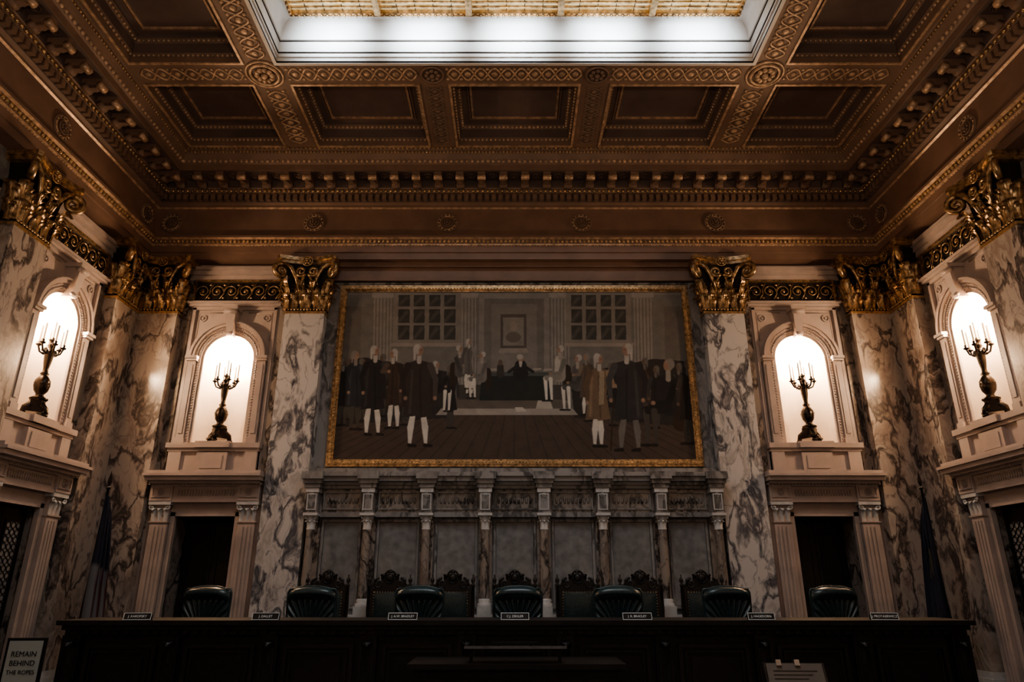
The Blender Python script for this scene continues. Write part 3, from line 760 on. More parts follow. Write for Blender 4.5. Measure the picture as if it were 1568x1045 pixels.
def man(x, yt, yf, coat, face=1, lean=0.0, stock=STK, wig=WIG, arm=None, vest=None, br=None, walk=5, cane=False, bulk=1.0, skn=None):
    skn = skn or SKN
    h = yf - yt; u = h / 7.6; br = br or tuple(c * 0.8 for c in coat); cx = x + lean
    hd = (cx, yt + u * 0.5); sh = yt + u * 1.4; hip = yt + h * 0.52; kn = yt + h * 0.72
    dk = tuple(c * 0.55 for c in coat); lt = tuple(min(1, c * 1.6 + 0.010) for c in coat)
    w = walk
    for sg, off in ((-1, -w), (1, w)):
        cap((x + sg * u * 0.2, hip), (x + off * 0.7, kn), u * 0.32, u * 0.22, br)
        cap((x + off * 0.7, kn), (x + off * 0.92, kn + h * .1), u * 0.20, u * 0.23, stock)
        cap((x + off * 0.92, kn + h * .1), (x + off, yf - u * 0.15), u * 0.23, u * 0.11, stock)
        cap((x + off - face * 1, yf - u * 0.05), (x + off + face * u * 0.42, yf), u * 0.14, u * 0.10, (0.02, 0.017, 0.015))
    B = bulk
    poly([(cx - u * .66 * B, sh + u * .05), (cx - u * .2, sh - u * .15), (cx + u * .2, sh - u * .15), (cx + u * .66 * B, sh + u * .05), (x + u * .56 * B, hip - u * .6), (x + u * 0.82 * B, kn - u * .1),
          (x + face * u * .1, kn + u * .05), (x - face * u * .1, kn - u * .1), (x - u * 0.82 * B, kn - u * .0), (x - u * .56 * B, hip - u * .6)], coat)
    cap((x - face * u * 0.45, sh + u * .6), (x - face * u * 0.62, kn - u * 0.35), u * 0.05, u * 0.08, lt, 0.04)
    cap((x + face * u * 0.12, sh + u * .5), (x + face * u * 0.22, kn - u * 0.2), u * 0.05, u * 0.05, dk, 0.03)
    if vest: poly([(cx + face * u * .02, sh), (cx + face * u * .42, sh + u * .1), (x + face * u * .5, hip + u * .2), (x + face * u * .08, hip + u * .3)], vest)
    for sg in (-1, 1):
        e = (cx + sg * u * 0.88 * B, sh + u * 1.25); a0 = (cx + sg * u * 0.60 * B, sh + u * .22)
        hnd = (x + sg * u * 0.78 * B + face * u * 0.15, hip + u * 0.1)
        if arm == 'fwd' and sg == face: hnd = (x + face * u * 1.6, sh + u * 1.3)
        if arm == 'up' and sg == face: e = (cx + sg * u * 1.0, sh + u * .8); hnd = (x + face * u * 0.5, sh + u * 0.8)
        cc = tuple(c * .75 for c in coat) if sg != face else lt
        cap(a0, e, u * 0.25, u * 0.21, cc); cap(e, hnd, u * 0.20, u * 0.15, cc)
        ell(hnd, u * 0.14, u * 0.16, skn)
    cap((cx, yt + u * .8), (cx, sh - u * .05), u * 0.16, u * 0.17, tuple(c * 1.0 for c in wig))
    ell(hd, u * 0.30, u * 0.45, skn)
    ell((hd[0] - face * u * 0.15, hd[1] - u * 0.10), u * 0.31, u * 0.40, wig)
    ell((hd[0] + face * u * 0.13, hd[1] + u * 0.05), u * 0.18, u * 0.31, skn)
    cap((hd[0] - face * u * .33, hd[1] + u * .1), (hd[0] - face * u * .35, hd[1] + u * .65), u * .11, u * .07, wig)
    ell((hd[0] + face * u * 0.17, hd[1] - u * 0.02), u * 0.045, u * 0.035, (0.06, 0.04, 0.03))
    if cane: cap((x + face * u * 1.1, hip), (x + face * u * 1.35, yf), u * 0.06, u * 0.05, (0.05, 0.03, 0.02))
def seated(x, yt, yf, coat, face=1, stock=STK, vest=None, wig=WIG):
    h = yf - yt; u = h / 5.4; sh = yt + u * 1.35; hip = yt + u * 3.1
    cap((x - face * u * .6, sh + u), (x - face * u * .7, hip + u), u * .45, u * .45, (0.04, 0.028, 0.02))
    cap((x, sh + u * .2), (x, hip), u * .55, u * .55, coat)
    if vest: cap((x + face * u * .2, sh), (x + face * u * .25, hip - u * .4), u * .24, u * .28, vest)
    for o in (0, 0.5):
        cap((x + face * u * .1, hip), (x + face * u * (1.4 - o * .3), hip + u * .15), u * .32, u * .25, tuple(c * .8 for c in coat))
        cap((x + face * u * (1.4 - o), hip + u * .2), (x + face * u * (1.3 - o), yf - u * .1), u * .19, u * .10, stock)
        cap((x + face * u * (1.3 - o), yf), (x + face * u * (1.7 - o), yf), u * .10, u * .08, (0.02, 0.017, 0.015))
    cap((x - face * u * .4, sh + u * .2), (x, sh + u * 1.4), u * .22, u * .2, tuple(c * .6 for c in coat))
    cap((x, sh + u * 1.4), (x + face * u * .9, hip - u * .3), u * .19, u * .13, tuple(c * .7 for c in coat)); ell((x + face * u * .95, hip - u * .3), u * .14, u * .13, SKN)
    ell((x, yt + u * .5), u * .27, u * .40, SKN); ell((x - face * u * .14, yt + u * .4), u * .28, u * .34, wig)
    ell((x + face * u * .11, yt + u * .55), u * .17, u * .28, SKN); cap((x, yt + u * .9), (x, sh), u * .15, u * .16, (0.30, 0.28, 0.25))
BK = (0.024, 0.023, 0.025); BR = (0.055, 0.040, 0.032); GR = (0.10, 0.097, 0.093); TN = (0.17, 0.12, 0.083); NV = (0.026, 0.031, 0.040)
DW = (0.21, 0.198, 0.185); DS = (0.065, 0.06, 0.056); DSK = (0.12, 0.09, 0.072)
# dim rear crowd
for (x, yt, c, f) in ((517, 556, BK, 1), (533, 547, BK, 1), (556, 549, BR, 1), (586, 542, BK, -1), (622, 555, BR, -1), (690, 560, BK, 1), (902, 549, BR, -1), (936, 556, BK, 1), (986, 548, BR, -1), (1003, 560, BK, -1), (1038, 556, BK, -1)):
    man(x, yt, yt + 96, c, f, wig=(0.13, 0.122, 0.114), stock=DS, walk=3, skn=DSK)
# group on the dais, left of the table
seated(704, 528, 604, GR, 1); man(716, 519, 596, (0.13, 0.122, 0.115), 1, walk=3, arm='fwd', lean=2); seated(738, 538, 610, DW, -1)
# the presiding figure seated behind the table
cap((797, 560), (797, 572), 9, 12, BK); ell((797, 550), 4.5, 6, SKN); ell((796, 547), 5, 4.4, WIG); cap((797, 556), (797, 561), 2.6, 1.8, (0.42, 0.40, 0.37)); cap((804, 563), (816, 570), 3.2, 2.2, BK); cap((790, 563), (779, 570), 3.2, 2.2, BK)
cap((766, 562), (766, 574), 5, 6, (0.05, 0.045, 0.04)); ell((766, 556), 3.6, 4.8, DSK)
# right of the table
seated(857, 528, 614, (0.28, 0.265, 0.24), -1, vest=(0.42, 0.40, 0.37)); seated(884, 542, 628, GR, -1)
man(897, 541, 636, (0.11, 0.085, 0.066), -1, walk=4, arm='fwd', wig=DW)
# foreground groups
man(526, 549, 652, BK, 1, walk=4, stock=DS, wig=DW, skn=DSK); man(545, 537, 658, NV, 1, walk=5, stock=DS, wig=DW)
man(572, 529, 666, BK, 1, arm='fwd', walk=9, bulk=1.25, lean=3); man(604, 534, 656, BR, -1, arm='up', walk=6, lean=-2)
seated(669, 552, 630, BK, 1)
man(641, 527, 683, (0.044, 0.036, 0.033), 1, walk=12, lean=1, bulk=1.4)
man(914, 541, 684, TN, 1, vest=(0.30, 0.25, 0.185), arm='fwd', walk=5, br=(0.09, 0.064, 0.047), bulk=1.25, lean=3)
man(962, 526, 690, (0.038, 0.037, 0.038), -1, walk=13, cane=True, lean=-3, stock=(0.17, 0.16, 0.15), bulk=1.45)
seated(1022, 548, 682, BK, -1, stock=(0.07, 0.065, 0.06), wig=DW)
man(1052, 550, 680, (0.024, 0.02, 0.019), -1, stock=(0.05, 0.045, 0.04), wig=(0.11, 0.10, 0.09), skn=DSK)
img *= (0.82 + smooth_noise(60, 34, 0.22) + smooth_noise(300, 160, 0.14))[..., None]
nv = NX * NZ
co = np.zeros((nv, 3)); co[:, 0] = S_.ravel(); co[:, 1] = YB + WY - 0.045; co[:, 2] = T_.ravel() + CZ0
ii, jj = np.meshgrid(np.arange(NX - 1), np.arange(NZ - 1)); a = (jj * NX + ii).ravel()
quads = np.stack([a, a + 1, a + 1 + NX, a + NX], 1).astype(np.int32)
me = bpy.data.meshes.new('canvas'); me.vertices.add(nv); me.vertices.foreach_set('co', co.ravel())
me.loops.add(quads.size); me.loops.foreach_set('vertex_index', quads.ravel())
me.polygons.add(len(quads)); me.polygons.foreach_set('loop_start', np.arange(0, quads.size, 4, dtype=np.int32))
me.update(calc_edges=True); me.validate()
ca_ = me.color_attributes.new('paint', 'FLOAT_COLOR', 'POINT')
rgba = np.ones((nv, 4)); rgba[:, :3] = img.reshape(-1, 3); ca_.data.foreach_set('color', rgba.ravel())
mp_, t_, b_ = newmat('oil_paint')
at = t_.nodes.new('ShaderNodeAttribute'); at.attribute_name = 'paint'
t_.links.new(at.outputs['Color'], b_.inputs['Base Color']); b_.inputs['Roughness'].default_value = 0.6; b_.inputs['Specular IOR Level'].default_value = 0.3
me.materials.append(mp_)
mural = bpy.data.objects.new('mural_painting', None); scene.collection.objects.link(mural)
place(me, 'canvas', parent=mural)
b = MB()
y1_ = YB + WY
F0x, F0a, F0b = CW, CZ0, CZ1
for (o, w, p, m_) in ((-0.01, 0.035, 0.07, M_CAP), (0.02, 0.04, 0.10, M_GOLD), (0.055, 0.05, 0.075, M_CAP)):
    b.frame(-F0x - o - w, F0x + o + w, F0a - o - w, F0b + o + w, w, y1_ - p, y1_, m_)
n = 110
for i in range(n):
    x = -F0x - .03 + (2 * F0x + .06) * (i + .5) / n
    for z in (F0a - 0.035, F0b + 0.035): b.sph((x, y1_ - 0.10, z), (0.02, 0.014, 0.014), M_GOLD, 5, 4)
n = 56
for i in range(n):
    z = F0a + (F0b - F0a) * (i + .5) / n
    for x in (-F0x - .035, F0x + .035): b.sph((x, y1_ - 0.10, z), (0.014, 0.014, 0.02), M_GOLD, 5, 4)
b.obj('gilt_frame', mural)

# ------------------------------------------------------------------ marble colonnade screen behind the judges
b = MB(); Y0 = YB + WY
b.box(-3.16, 3.16, Y0 - 0.30, Y0 - 0.0, 0.3, 1.12, M_PANEL)
b.box(-3.16, 3.16, Y0 - 0.42, Y0, 1.12, 1.18, M_WHITE)
b.box(-3.16, 3.16, Y0 - 0.10, Y0, 1.18, 3.0, M_WALLM)
for z0, z1, p in ((2.97, 3.02, 0.26), (3.02, 3.07, 0.30), (3.07, 3.14, 0.38), (3.14, 3.20, 0.42)):
    b.box(-3.17, 3.17, Y0 - p, Y0, z0, z1, M_WALLM)
b.box(-3.16, 3.16, Y0 - 0.20, Y0, 2.62, 2.97, M_STRIP)
b.box(-3.17, 3.17, Y0 - 0.15, Y0, 3.20, 3.30, M_WALLM)
cols = [-3.04, -2.2, -1.32, -0.44, 0.44, 1.32, 2.2, 3.04]
for i, x in enumerate(cols):
    cy = Y0 - 0.30
    b.box(x - .10, x + .10, Y0 - 0.42, Y0, 1.18, 1.30, M_WHITE)
    b.lathe([(0.10, 1.30), (0.105, 1.33), (0.08, 1.35), (0.09, 1.38), (0.07, 1.40)], (x, cy, 0), M_WHITE, 14)
    b.lathe([(0.068, 1.40), (0.066, 1.8), (0.058, 2.36)], (x, cy, 0), M_STRIP, 14)
    b.lathe([(0.065, 2.36), (0.065, 2.38), (0.06, 2.39), (0.068, 2.50), (0.095, 2.56)], (x, cy, 0), M_WHITE, 12)
    for k in range(8): b.leaf((x + 0.058 * math.sin(k * PI / 4), cy - 0.058 * math.cos(k * PI / 4), 2.38), 0.055, 0.11, 0.022, M_WHITE, k * PI / 4)
    for k in range(4):
        a = PI / 4 + k * PI / 2
        b.spiral((x + 0.085 * math.cos(a), cy + 0.085 * math.sin(a), 2.53), 0.028, M_WHITE, (math.cos(a), math.sin(a), 0), (0, 0, 1), 1.3, 0.009, PI / 2, 12, 1)
    b.box(x - .105, x + .105, cy - .105, cy + .105, 2.56, 2.60, M_WHITE)
    b.box(x - .085, x + .085, cy - .085, Y0, 2.60, 2.90, M_WALLM)
    b.frame(x - .07, x + .07, 2.64, 2.88, 0.015, cy - .10, cy - .08, M_WHITE)
    b.rosette((x, cy - .095, 2.86), 0.03, M_WHITE, 'y', 5)
    b.box(x - .10, x + .10, cy - .10, Y0, 2.90, 2.97, M_WHITE)
    b.box(x - .12, x + .12, cy - .12, Y0, 2.97, 3.03, M_WALLM); b.box(x - .14, x + .14, cy - .15, Y0, 3.03, 3.09, M_WALLM); b.box(x - .16, x + .16, cy - .19, Y0, 3.09, 3.20, M_WALLM)
    b.box(x - .10, x + .10, Y0 - 0.15, Y0, 1.18, 2.62, M_STRIP)
for xa, xb in zip(cols[:-1], cols[1:]):
    b.box(xa + .16, xb - .16, Y0 - 0.125, Y0, 1.30, 2.48, M_PANEL)
    b.frame(xa + .12, xb - .12, 1.26, 2.52, 0.035, Y0 - 0.14, Y0, M_WALLM)
    b.frame(xa + .13, xb - .13, 2.66, 2.93, 0.022, Y0 - 0.22, Y0 - .2, M_WALLM)
    b.box(xa + .1, xb - .1, Y0 - 0.24, Y0, 2.55, 2.62, M_WALLM)
    n = 9
    for k in range(n):
        x = xa + .2 + (xb - xa - .4) * k / (n - 1); b.sph((x, Y0 - 0.205, 2.795), (0.022, 0.012, 0.05), M_STRIP, 6, 4)
b.obj('marble_colonnade')

# ------------------------------------------------------------------ dais, bench
b = MB(); b.box(-5.3, 5.3, 7.50, 10.38, 0.0, 0.30, M_CARPET); b.obj('raised_dais')
BT = 1.26
b = MB()
b.box(-4.46, 4.46, 7.40, 7.48, 0.0, 1.20, M_WOOD)
b.box(-4.54, 4.54, 7.28, 7.95, 1.215, BT, M_WOOD)
b.box(-4.50, 4.50, 7.32, 7.5, 1.17, 1.215, M_WOOD); b.box(-4.48, 4.48, 7.36, 7.5, 1.12, 1.17, M_WOOD)
b.box(-4.50, 4.50, 7.34, 7.48, 0.0, 0.18, M_WOOD)
for sg in (-1, 1):
    x0, x1 = sorted((sg * 4.40, sg * 4.48)); b.box(x0, x1, 7.44, 7.92, 0.302, 1.215, M_WOOD)
nb = 9
for i in range(nb + 1):
    x = -4.4 + 8.8 * i / nb
    b.box(x - .09, x + .09, 7.35, 7.42, 0.18, 1.12, M_WOOD)
    b.frame(x - .065, x + .065, 0.26, 1.0, 0.015, 7.338, 7.35, M_WOOD2)
    b.leaf((x, 7.345, 0.86), 0.12, 0.2, 0.04, M_WOOD2)
    b.rosette((x, 7.335, 1.06), 0.04, M_WOOD2, 'y', 6)
for i in range(nb):
    xa = -4.4 + 8.8 * i / nb + .14; xb = -4.4 + 8.8 * (i + 1) / nb - .14
    b.frame(xa, xb, 0.28, 1.04, 0.04, 7.375, 7.40, M_WOOD2); b.frame(xa + .06, xb - .06, 0.34, 0.98, 0.02, 7.385, 7.40, M_WOOD2)
    b.box(xa + .12, xb - .12, 7.385, 7.40, 0.40, 0.92, M_WOOD)
for i in range(90):
    x = -4.4 + 8.8 * (i + .5) / 90; b.box(x - .025, x + .025, 7.335, 7.37, 1.13, 1.165, M_WOOD2)
b.obj('judges_bench')

# clerk's desk in front of the bench with reading rail
b = MB()
b.box(-0.95, 0.95, 6.50, 7.15, 0.90, 0.945, M_WOOD)
b.box(-0.90, 0.90, 6.56, 6.62, 0.0, 0.90, M_WOOD)
for sg in (-1, 1):
    x0, x1 = sorted((sg * 0.84, sg * 0.90)); b.box(x0, x1, 6.6, 7.1, 0, 0.9, M_WOOD)
for x in (-0.6, 0, 0.6): b.frame(x - .27, x + .27, 0.15, 0.82, 0.035, 6.545, 6.56, M_WOOD2)
b.box(-0.46, 0.44, 6.52, 6.545, 1.065, 1.085, M_STEEL); b.box(-0.44, 0.42, 6.545, 6.80, 1.055, 1.07, M_BLACK)
for x in (-0.40, 0.38): b.box(x - .015, x + .015, 6.6, 6.63, 0.94, 1.06, M_BLACK)
b.box(-0.22, 0.2, 6.70, 6.74, 1.09, 1.105, M_BLACK)
for x in (-0.15, 0.13): b.box(x - .01, x + .01, 6.71, 6.73, 1.06, 1.09, M_BLACK)
b.obj('clerk_desk')

# ------------------------------------------------------------------ leather chairs
def leather_chair():
    b = MB(); L_ = M_LEATH
    W = 0.285; Z0, Z1 = 0.50, 1.27
    def half(z):
        t = (z - Z0) / (Z1 - Z0)
        return W * (0.90 + 0.10 * t) * (1 if t < 0.88 else math.sqrt(max(0.0, 1 - ((t - 0.88) / 0.12) ** 2 * 0.32)))
    def frontf(u, v):
        uu = abs(u * 2 - 1)
        z = Z0 + (Z1 - Z0) * v; x = (u * 2 - 1) * half(z)
        top = Z1 - 0.035 * uu ** 3
        z = Z0 + (top - Z0) * v
        ang = math.atan2(x, z - (Z0 + 0.25))
        m = max(0.0, min(1.0, (1.14 - z) / 0.04)) * max(0, min(1, (1 - uu) / 0.12))
        y = -0.05 - 0.03 * (1 - uu ** 4) - 0.015 * m * math.cos(ang * 34)
        if v > 0.83:
            k = (v - 0.83) / 0.17; y -= 0.05 * math.sin(PI * min(1, k)) ** 0.7 * (1 - uu ** 6)
        if v == 1: y = -0.01
        if uu > 0.97: y = -0.01
        return (x, y, z)
    b.grid(frontf, 141, 46, L_)
    def backf(u, v):
        x, y, z = frontf(u, v); uu = abs(u * 2 - 1)
        return (x, 0.06 - 0.06 * uu ** 6 - 0.05 * (1 if v == 1 else 0) - 0.01, z)
    b.grid(backf, 31, 20, L_)
    pts = []
    for i in range(20): z = Z0 + (Z1 - Z0 - .03) * i / 19; pts.append((-half(z), -0.01, z))
    for i in range(1, 16): u = i / 16; pts.append(((u * 2 - 1) * half(Z1), -0.012, Z1 - 0.042 * abs(u * 2 - 1) ** 3))
    for i in range(20): z = Z0 + (Z1 - Z0 - .03) * (19 - i) / 19; pts.append((half(z), -0.01, z))
    b.tube(pts, 0.013, L_, 6)
    def seat(u, v):
        a = 2 * PI * u; e = -PI / 2 + PI * v
        c, s_ = math.cos(a), math.sin(a); ce = abs(math.cos(e)) ** 0.35
        sq = lambda q: math.copysign(abs(q) ** 0.5, q)
        return (0.28 * sq(c) * ce, -0.26 + 0.26 * sq(s_) * ce, 0.46 + 0.07 * math.copysign(abs(math.sin(e)) ** 0.6, math.sin(e)))
    b.grid(seat, 40, 12, L_, True, True)
    for sg in (-1, 1):
        b.tube([(sg * 0.27, -0.02, 0.70), (sg * 0.32, -0.08, 0.71), (sg * 0.33, -0.28, 0.71), (sg * 0.32, -0.40, 0.69), (sg * 0.31, -0.44, 0.64)], [0.035, 0.04, 0.045, 0.042, 0.03], L_, 8)
        b.tube([(sg * 0.31, -0.36, 0.69), (sg * 0.30, -0.30, 0.55), (sg * 0.24, -0.25, 0.42)], 0.02, M_WOOD, 6)
    b.lathe([(0.045, 0.12), (0.04, 0.2), (0.03, 0.22), (0.03, 0.40), (0.12, 0.41)], (0, -0.22, 0), M_WOOD, 12)
    for k in range(5):
        a = 2 * PI * k / 5 + 0.3; c, s_ = math.cos(a), math.sin(a)
        b.tube([(0.02 * c, -0.22 + .02 * s_, 0.15), (0.15 * c, -0.22 + .15 * s_, 0.12), (0.30 * c, -0.22 + 0.30 * s_, 0.07)], [0.03, 0.025, 0.018], M_WOOD, 6)
        b.sph((0.30 * c, -0.22 + 0.30 * s_, 0.03), (0.028, 0.028, 0.03), M_BLACK, 8, 6)
    return b.mesh('leather_judge_chair')
ME_LC = leather_chair()
for x, r in ((-3.60, -4), (-2.38, 3), (-1.12, 0), (0.03, 0), (1.2, -2), (2.47, 2), (3.72, 5)):
    place(ME_LC, 'leather_judge_chair', T(x, 8.55, 0.302) @ RZ(r))

def carved_chair():
    b = MB(); W_ = M_WOOD2
    for sg in (-1, 1):
        b.lathe([(0.025, 0), (0.03, 0.05), (0.02, 0.08), (0.032, 0.14), (0.025, 0.38), (0.03, 0.5), (0.024, 0.55), (0.026, 0.8), (0.022, 0.86), (0.027, 0.95), (0.022, 1.26), (0.034, 1.28), (0.014, 1.30), (0.03, 1.34), (0.026, 1.365), (0.008, 1.39), (0.012, 1.41), (0.0, 1.43)], (sg * 0.285, 0, 0), W_, 10)
        b.lathe([(0.028, 0), (0.032, 0.06), (0.02, 0.1), (0.034, 0.2), (0.02, 0.34), (0.03, 0.4), (0.02, 0.5), (0.025, 0.66), (0.03, 0.69)], (sg * 0.285, -0.5, 0), W_, 10)
        b.tube([(sg * 0.285, 0, 0.74), (sg * 0.29, -0.2, 0.71), (sg * 0.29, -0.42, 0.70), (sg * 0.29, -0.53, 0.68), (sg * 0.29, -0.54, 0.64)], [0.022, 0.025, 0.03, 0.03, 0.02], W_, 8)
        b.box(sg * 0.285 - .012, sg * 0.285 + .012, -0.5, 0, 0.16, 0.19, W_)
        b.spiral((sg * 0.15, -0.01, 1.30), 0.075, W_, (sg, 0, 0), (0, 0, 1), 1.5, 0.02, PI / 2, 20, 1)
        b.spiral((sg * 0.225, -0.01, 1.275), 0.05, W_, (sg, 0, 0), (0, 0, 1), 1.3, 0.016, PI / 2, 16, -1)
        b.leaf((sg * 0.09, -0.01, 1.29), 0.09, 0.14, 0.02, W_, 0)
        b.sph((sg * 0.20, -0.01, 1.345), (0.03, 0.02, 0.025), W_, 8, 5)
    b.prism([(-0.27, 1.22), (0.27, 1.22), (0.27, 1.27), (0.2, 1.31), (0.12, 1.33), (0.08, 1.40), (0.05, 1.43), (-0.05, 1.43), (-0.08, 1.40), (-0.12, 1.33), (-0.2, 1.31), (-0.27, 1.27)], -0.018, 0.018, W_, 'xz')
    b.sph((0, -0.02, 1.37), (0.05, 0.02, 0.06), W_, 10, 6); b.torus((0, -0.02, 1.37), 0.062, 0.012, W_)
    b.sph((0, 0, 1.45), (0.035, 0.02, 0.04), W_, 8, 5)
    b.tube([(-0.08, 0, 1.42), (-0.04, 0, 1.465), (0, 0, 1.48), (0.04, 0, 1.465), (0.08, 0, 1.42)], 0.014, W_, 6)
    b.box(-0.27, 0.27, -0.018, 0.018, 0.54, 0.60, W_)
    b.frame(-0.265, 0.265, 0.58, 1.24, 0.05, -0.022, 0.018, W_)
    b.grid(lambda u, v: ((u - .5) * 0.43, -0.02 - 0.035 * math.sin(PI * u) ** .5 * math.sin(PI * v) ** .5, 0.625 + 0.57 * v), 14, 14, M_LEATH)
    for i in range(16):
        z = 0.63 + 0.56 * i / 15
        for sg in (-1, 1): b.sph((sg * 0.212, -0.025, z), 0.008, M_GOLD, 5, 3)
    for i in range(12):
        for z in (0.63, 1.19): b.sph((-0.2 + 0.4 * i / 11, -0.025, z), 0.008, M_GOLD, 5, 3)
    b.box(-0.29, 0.29, -0.53, 0.01, 0.38, 0.44, W_)
    b.grid(lambda u, v: ((u - .5) * 0.56, -0.51 + 0.50 * v, 0.44 + 0.06 * (math.sin(PI * u) * math.sin(PI * v)) ** .4 if 0 < u < 1 and 0 < v < 1 else 0.44), 14, 14, M_LEATH)
    b.box(-0.27, 0.27, -0.51, -0.49, 0.16, 0.19, W_)
    return b.mesh('carved_wooden_armchair')
ME_CC = carved_chair()
for x in (-2.62, -1.75, -0.87, 0.0, 0.88, 1.76, 2.62): place(ME_CC, 'carved_wooden_armchair', T(x, 10.15, 0.302))

# ------------------------------------------------------------------ name plates
def text(name, body, size, M, mat, parent, ext=0.001):
    cu = bpy.data.curves.new(name, 'FONT'); cu.body = body; cu.size = size; cu.align_x = 'CENTER'; cu.align_y = 'CENTER'; cu.extrude = ext
    cu.materials.append(mat)
    o = bpy.data.objects.new(name, cu); scene.collection.objects.link(o); o.parent = parent; o.matrix_parent_inverse = Matrix.Identity(4); o.matrix_basis = M
    return o
RX = lambda d: Matrix.Rotation(math.radians(d), 4, 'X')
for x, nm, w, r in ((-3.78, 'J. KAROFSKY', 0.26, 8), (-2.50, 'J. DALLET', 0.26, 5), (-1.13, 'J. A.W. BRADLEY', 0.29, 0), (-0.01, 'C.J. ZIEGLER', 0.28, 0), (1.21, 'J. R. BRADLEY', 0.29, 0), (2.45, 'J. HAGEDORN', 0.26, -5), (3.68, 'J. PROTASIEWICZ', 0.26, -8)):
    c = MB(); hw = w / 2; hh = 0.068
    c.prism([(-0.03, 0), (0.03, 0), (0.012, hh), (-0.006, hh)], -hw, hw, M_BLACK, 'yz')
    c.M = T(0, -0.0185, hh / 2) @ RX(-19.5)
    for (xa, xb, za, zb) in ((-hw, hw, -hh / 2, -hh / 2 + .004), (-hw, hw, hh / 2 - .004, hh / 2), (-hw, -hw + .004, -hh / 2, hh / 2), (hw - .004, hw, -hh / 2, hh / 2)):
        c.box(xa, xb, -0.003, 0.001, za, zb, M_WTXT)
    me = c.mesh('name_plate')
    p = place(me, 'name_plate', T(x, 7.36, BT + 0.001) @ RZ(r))
    text('lettering', nm, 0.031, T(0, -0.0205, hh / 2) @ RX(90 - 19.5), M_WTXT, p)

# ------------------------------------------------------------------ signs on stands
def stand(bm, x, y, z):
    bm.lathe([(0.17, 0), (0.17, 0.02), (0.03, 0.04), (0.014, 0.06), (0.014, z)], (x, y, 0), M_BLACK, 20)
c = MB(); stand(c, 0, 0.02, 0.92)
c.box(-0.125, 0.125, -0.012, 0.008, 0.88, 1.26, M_BLACK); c.box(-0.108, 0.108, -0.014, -0.011, 0.90, 1.242, M_PAPER)
p = place(c.mesh('rope_warning_sign'), 'rope_warning_sign', T(-3.28, 4.98, 0) @ RZ(4))
for k, (s_, sz) in enumerate((('REMAIN', 0.046), ('BEHIND', 0.046), ('THE ROPES', 0.036))):
    text('lettering_%d' % k, s_, sz, T(0, -0.0155, 1.16 - k * 0.055) @ RX(90), M_BLACK, p, 0.0008)
text('lettering_3', 'THANK YOU', 0.022, T(0, -0.0155, 0.96) @ RX(90), M_BLACK, p, 0.0008)
c = MB(); stand(c, 0, 0.03, 1.0)
old = c.M; c.M = T(0, 0, 1.02) @ RX(-22)
M_CARD = simple('placard_card', (0.16, 0.135, 0.12), 0.7, 0, 4, 0.1)
c.box(-0.18, 0.18, 0, 0.012, -0.14, 0.14, M_BLACK); c.box(-0.165, 0.165, -0.004, 0.0, -0.13, 0.135, M_CARD)
for x in (-0.09, 0.02): c.box(x - .015, x + .015, -0.012, 0.015, 0.12, 0.155, M_STEEL)
for k in range(9): c.box(-0.13, 0.13 - (k % 3) * 0.03, -0.0055, -0.004, 0.09 - k * 0.022, 0.094 - k * 0.022, M_BLACK)
c.box(-0.18, 0.18, -0.03, 0.012, -0.15, -0.14, M_BLACK)
c.M = old
place(c.mesh('placard_stand'), 'placard_stand', T(1.66, 4.5, 0) @ RZ(-3))

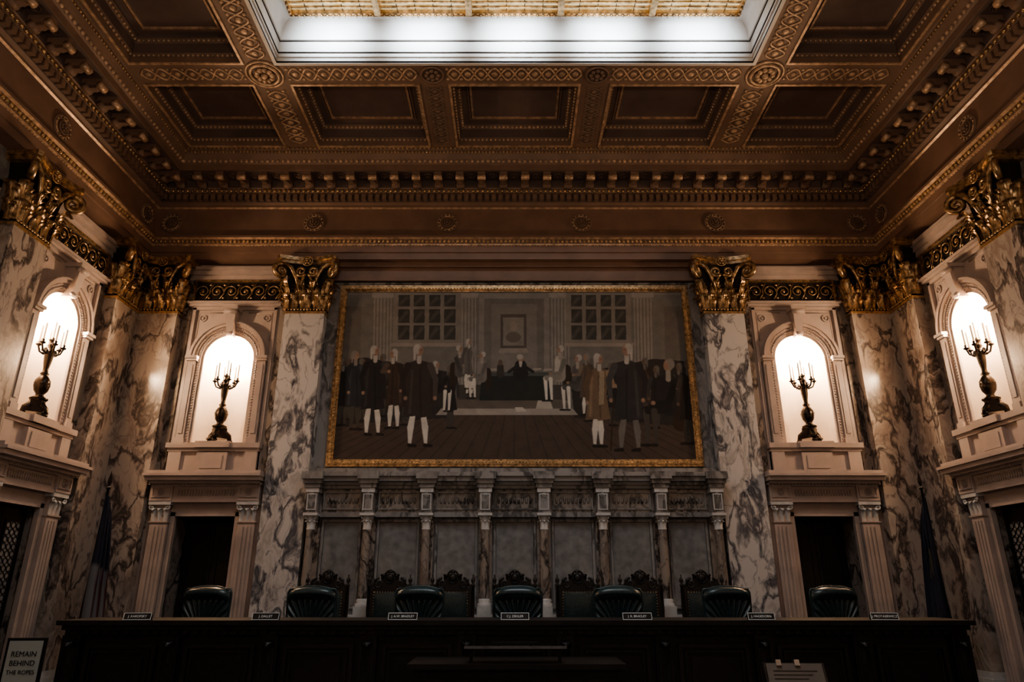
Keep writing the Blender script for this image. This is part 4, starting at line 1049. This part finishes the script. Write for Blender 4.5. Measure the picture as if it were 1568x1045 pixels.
# ------------------------------------------------------------------ flags
def flag(kind):
    c = MB()
    m, t, bb = newmat('flag_cloth_%d' % kind)
    uvm = t.nodes.new('ShaderNodeAttribute'); uvm.attribute_name = 'cloth'
    bb.inputs['Roughness'].default_value = 0.7
    c.lathe([(0.16, 0), (0.16, 0.03), (0.05, 0.07), (0.03, 0.12)], (0, 0, 0), M_BRONZE, 20)
    c.lathe([(0.016, 0.1), (0.016, 2.85), (0.03, 2.86), (0.03, 2.88), (0.012, 2.90)], (0, 0, 0), M_WOOD, 10)
    c.lathe([(0.01, 2.89), (0.035, 2.95), (0.03, 3.0), (0.0, 3.12)], (0, 0, 0), M_BRONZE, 10, 1, 0.4)
    base = len(c.v); nu, nvv = 70, 30
    def fn(u, v):
        a = u * 2 * PI * 3.2; spread = 0.05 + 0.15 * v ** 0.7
        x = (u - 0.12) * spread * 1.6 + 0.02 * math.sin(a * 2 + v); y = spread * 0.42 * math.sin(a + v * 1.3)
        return (x, y - 0.02, 2.80 - 1.75 * v + 0.25 * u * (1 - v) * -1)
    c.grid(fn, nu, nvv, m)
    me = c.mesh('flag_on_pole')
    ca = me.color_attributes.new('cloth', 'FLOAT_COLOR', 'POINT'); n = len(me.vertices)
    col = np.ones((n, 4)) * 0.1
    for j in range(nvv):
        for i in range(nu):
            u, v = i / (nu - 1), j / (nvv - 1)
            if kind == 0:
                cc = (0.010, 0.014, 0.035) if v < 0.55 else ((0.055, 0.012, 0.014) if int(u * 13) % 2 == 0 else (0.17, 0.18, 0.20))
            else: cc = (0.009, 0.014, 0.035) if not (abs(u - .5) < .12 and abs(v - .5) < .12) else (0.12, 0.10, 0.06)
            col[base + j * nu + i, :3] = cc
    ca.data.foreach_set('color', col.ravel())
    t.links.new(uvm.outputs['Color'], bb.inputs['Base Color'])
    return me
place(flag(0), 'flag_on_pole', T(-5.72, 9.75, 0) @ RZ(70)); place(flag(1), 'flag_on_pole', T(5.72, 9.75, 0) @ RZ(100))

# ------------------------------------------------------------------ world + camera
w = bpy.data.worlds.new('dim_world'); scene.world = w; w.use_nodes = True
w.node_tree.nodes['Background'].inputs[0].default_value = (0.5, 0.6, 0.8, 1); w.node_tree.nodes['Background'].inputs[1].default_value = 0.05
cam = bpy.data.cameras.new('camera'); cam.lens = 24.0; cam.sensor_width = 36.0; cam.clip_start = 0.05
co_ = bpy.data.objects.new('camera', cam); scene.collection.objects.link(co_)
co_.location = (-0.04, 0, 1.60); co_.rotation_euler = (math.radians(90 + 19.6), 0, 0)
scene.camera = co_
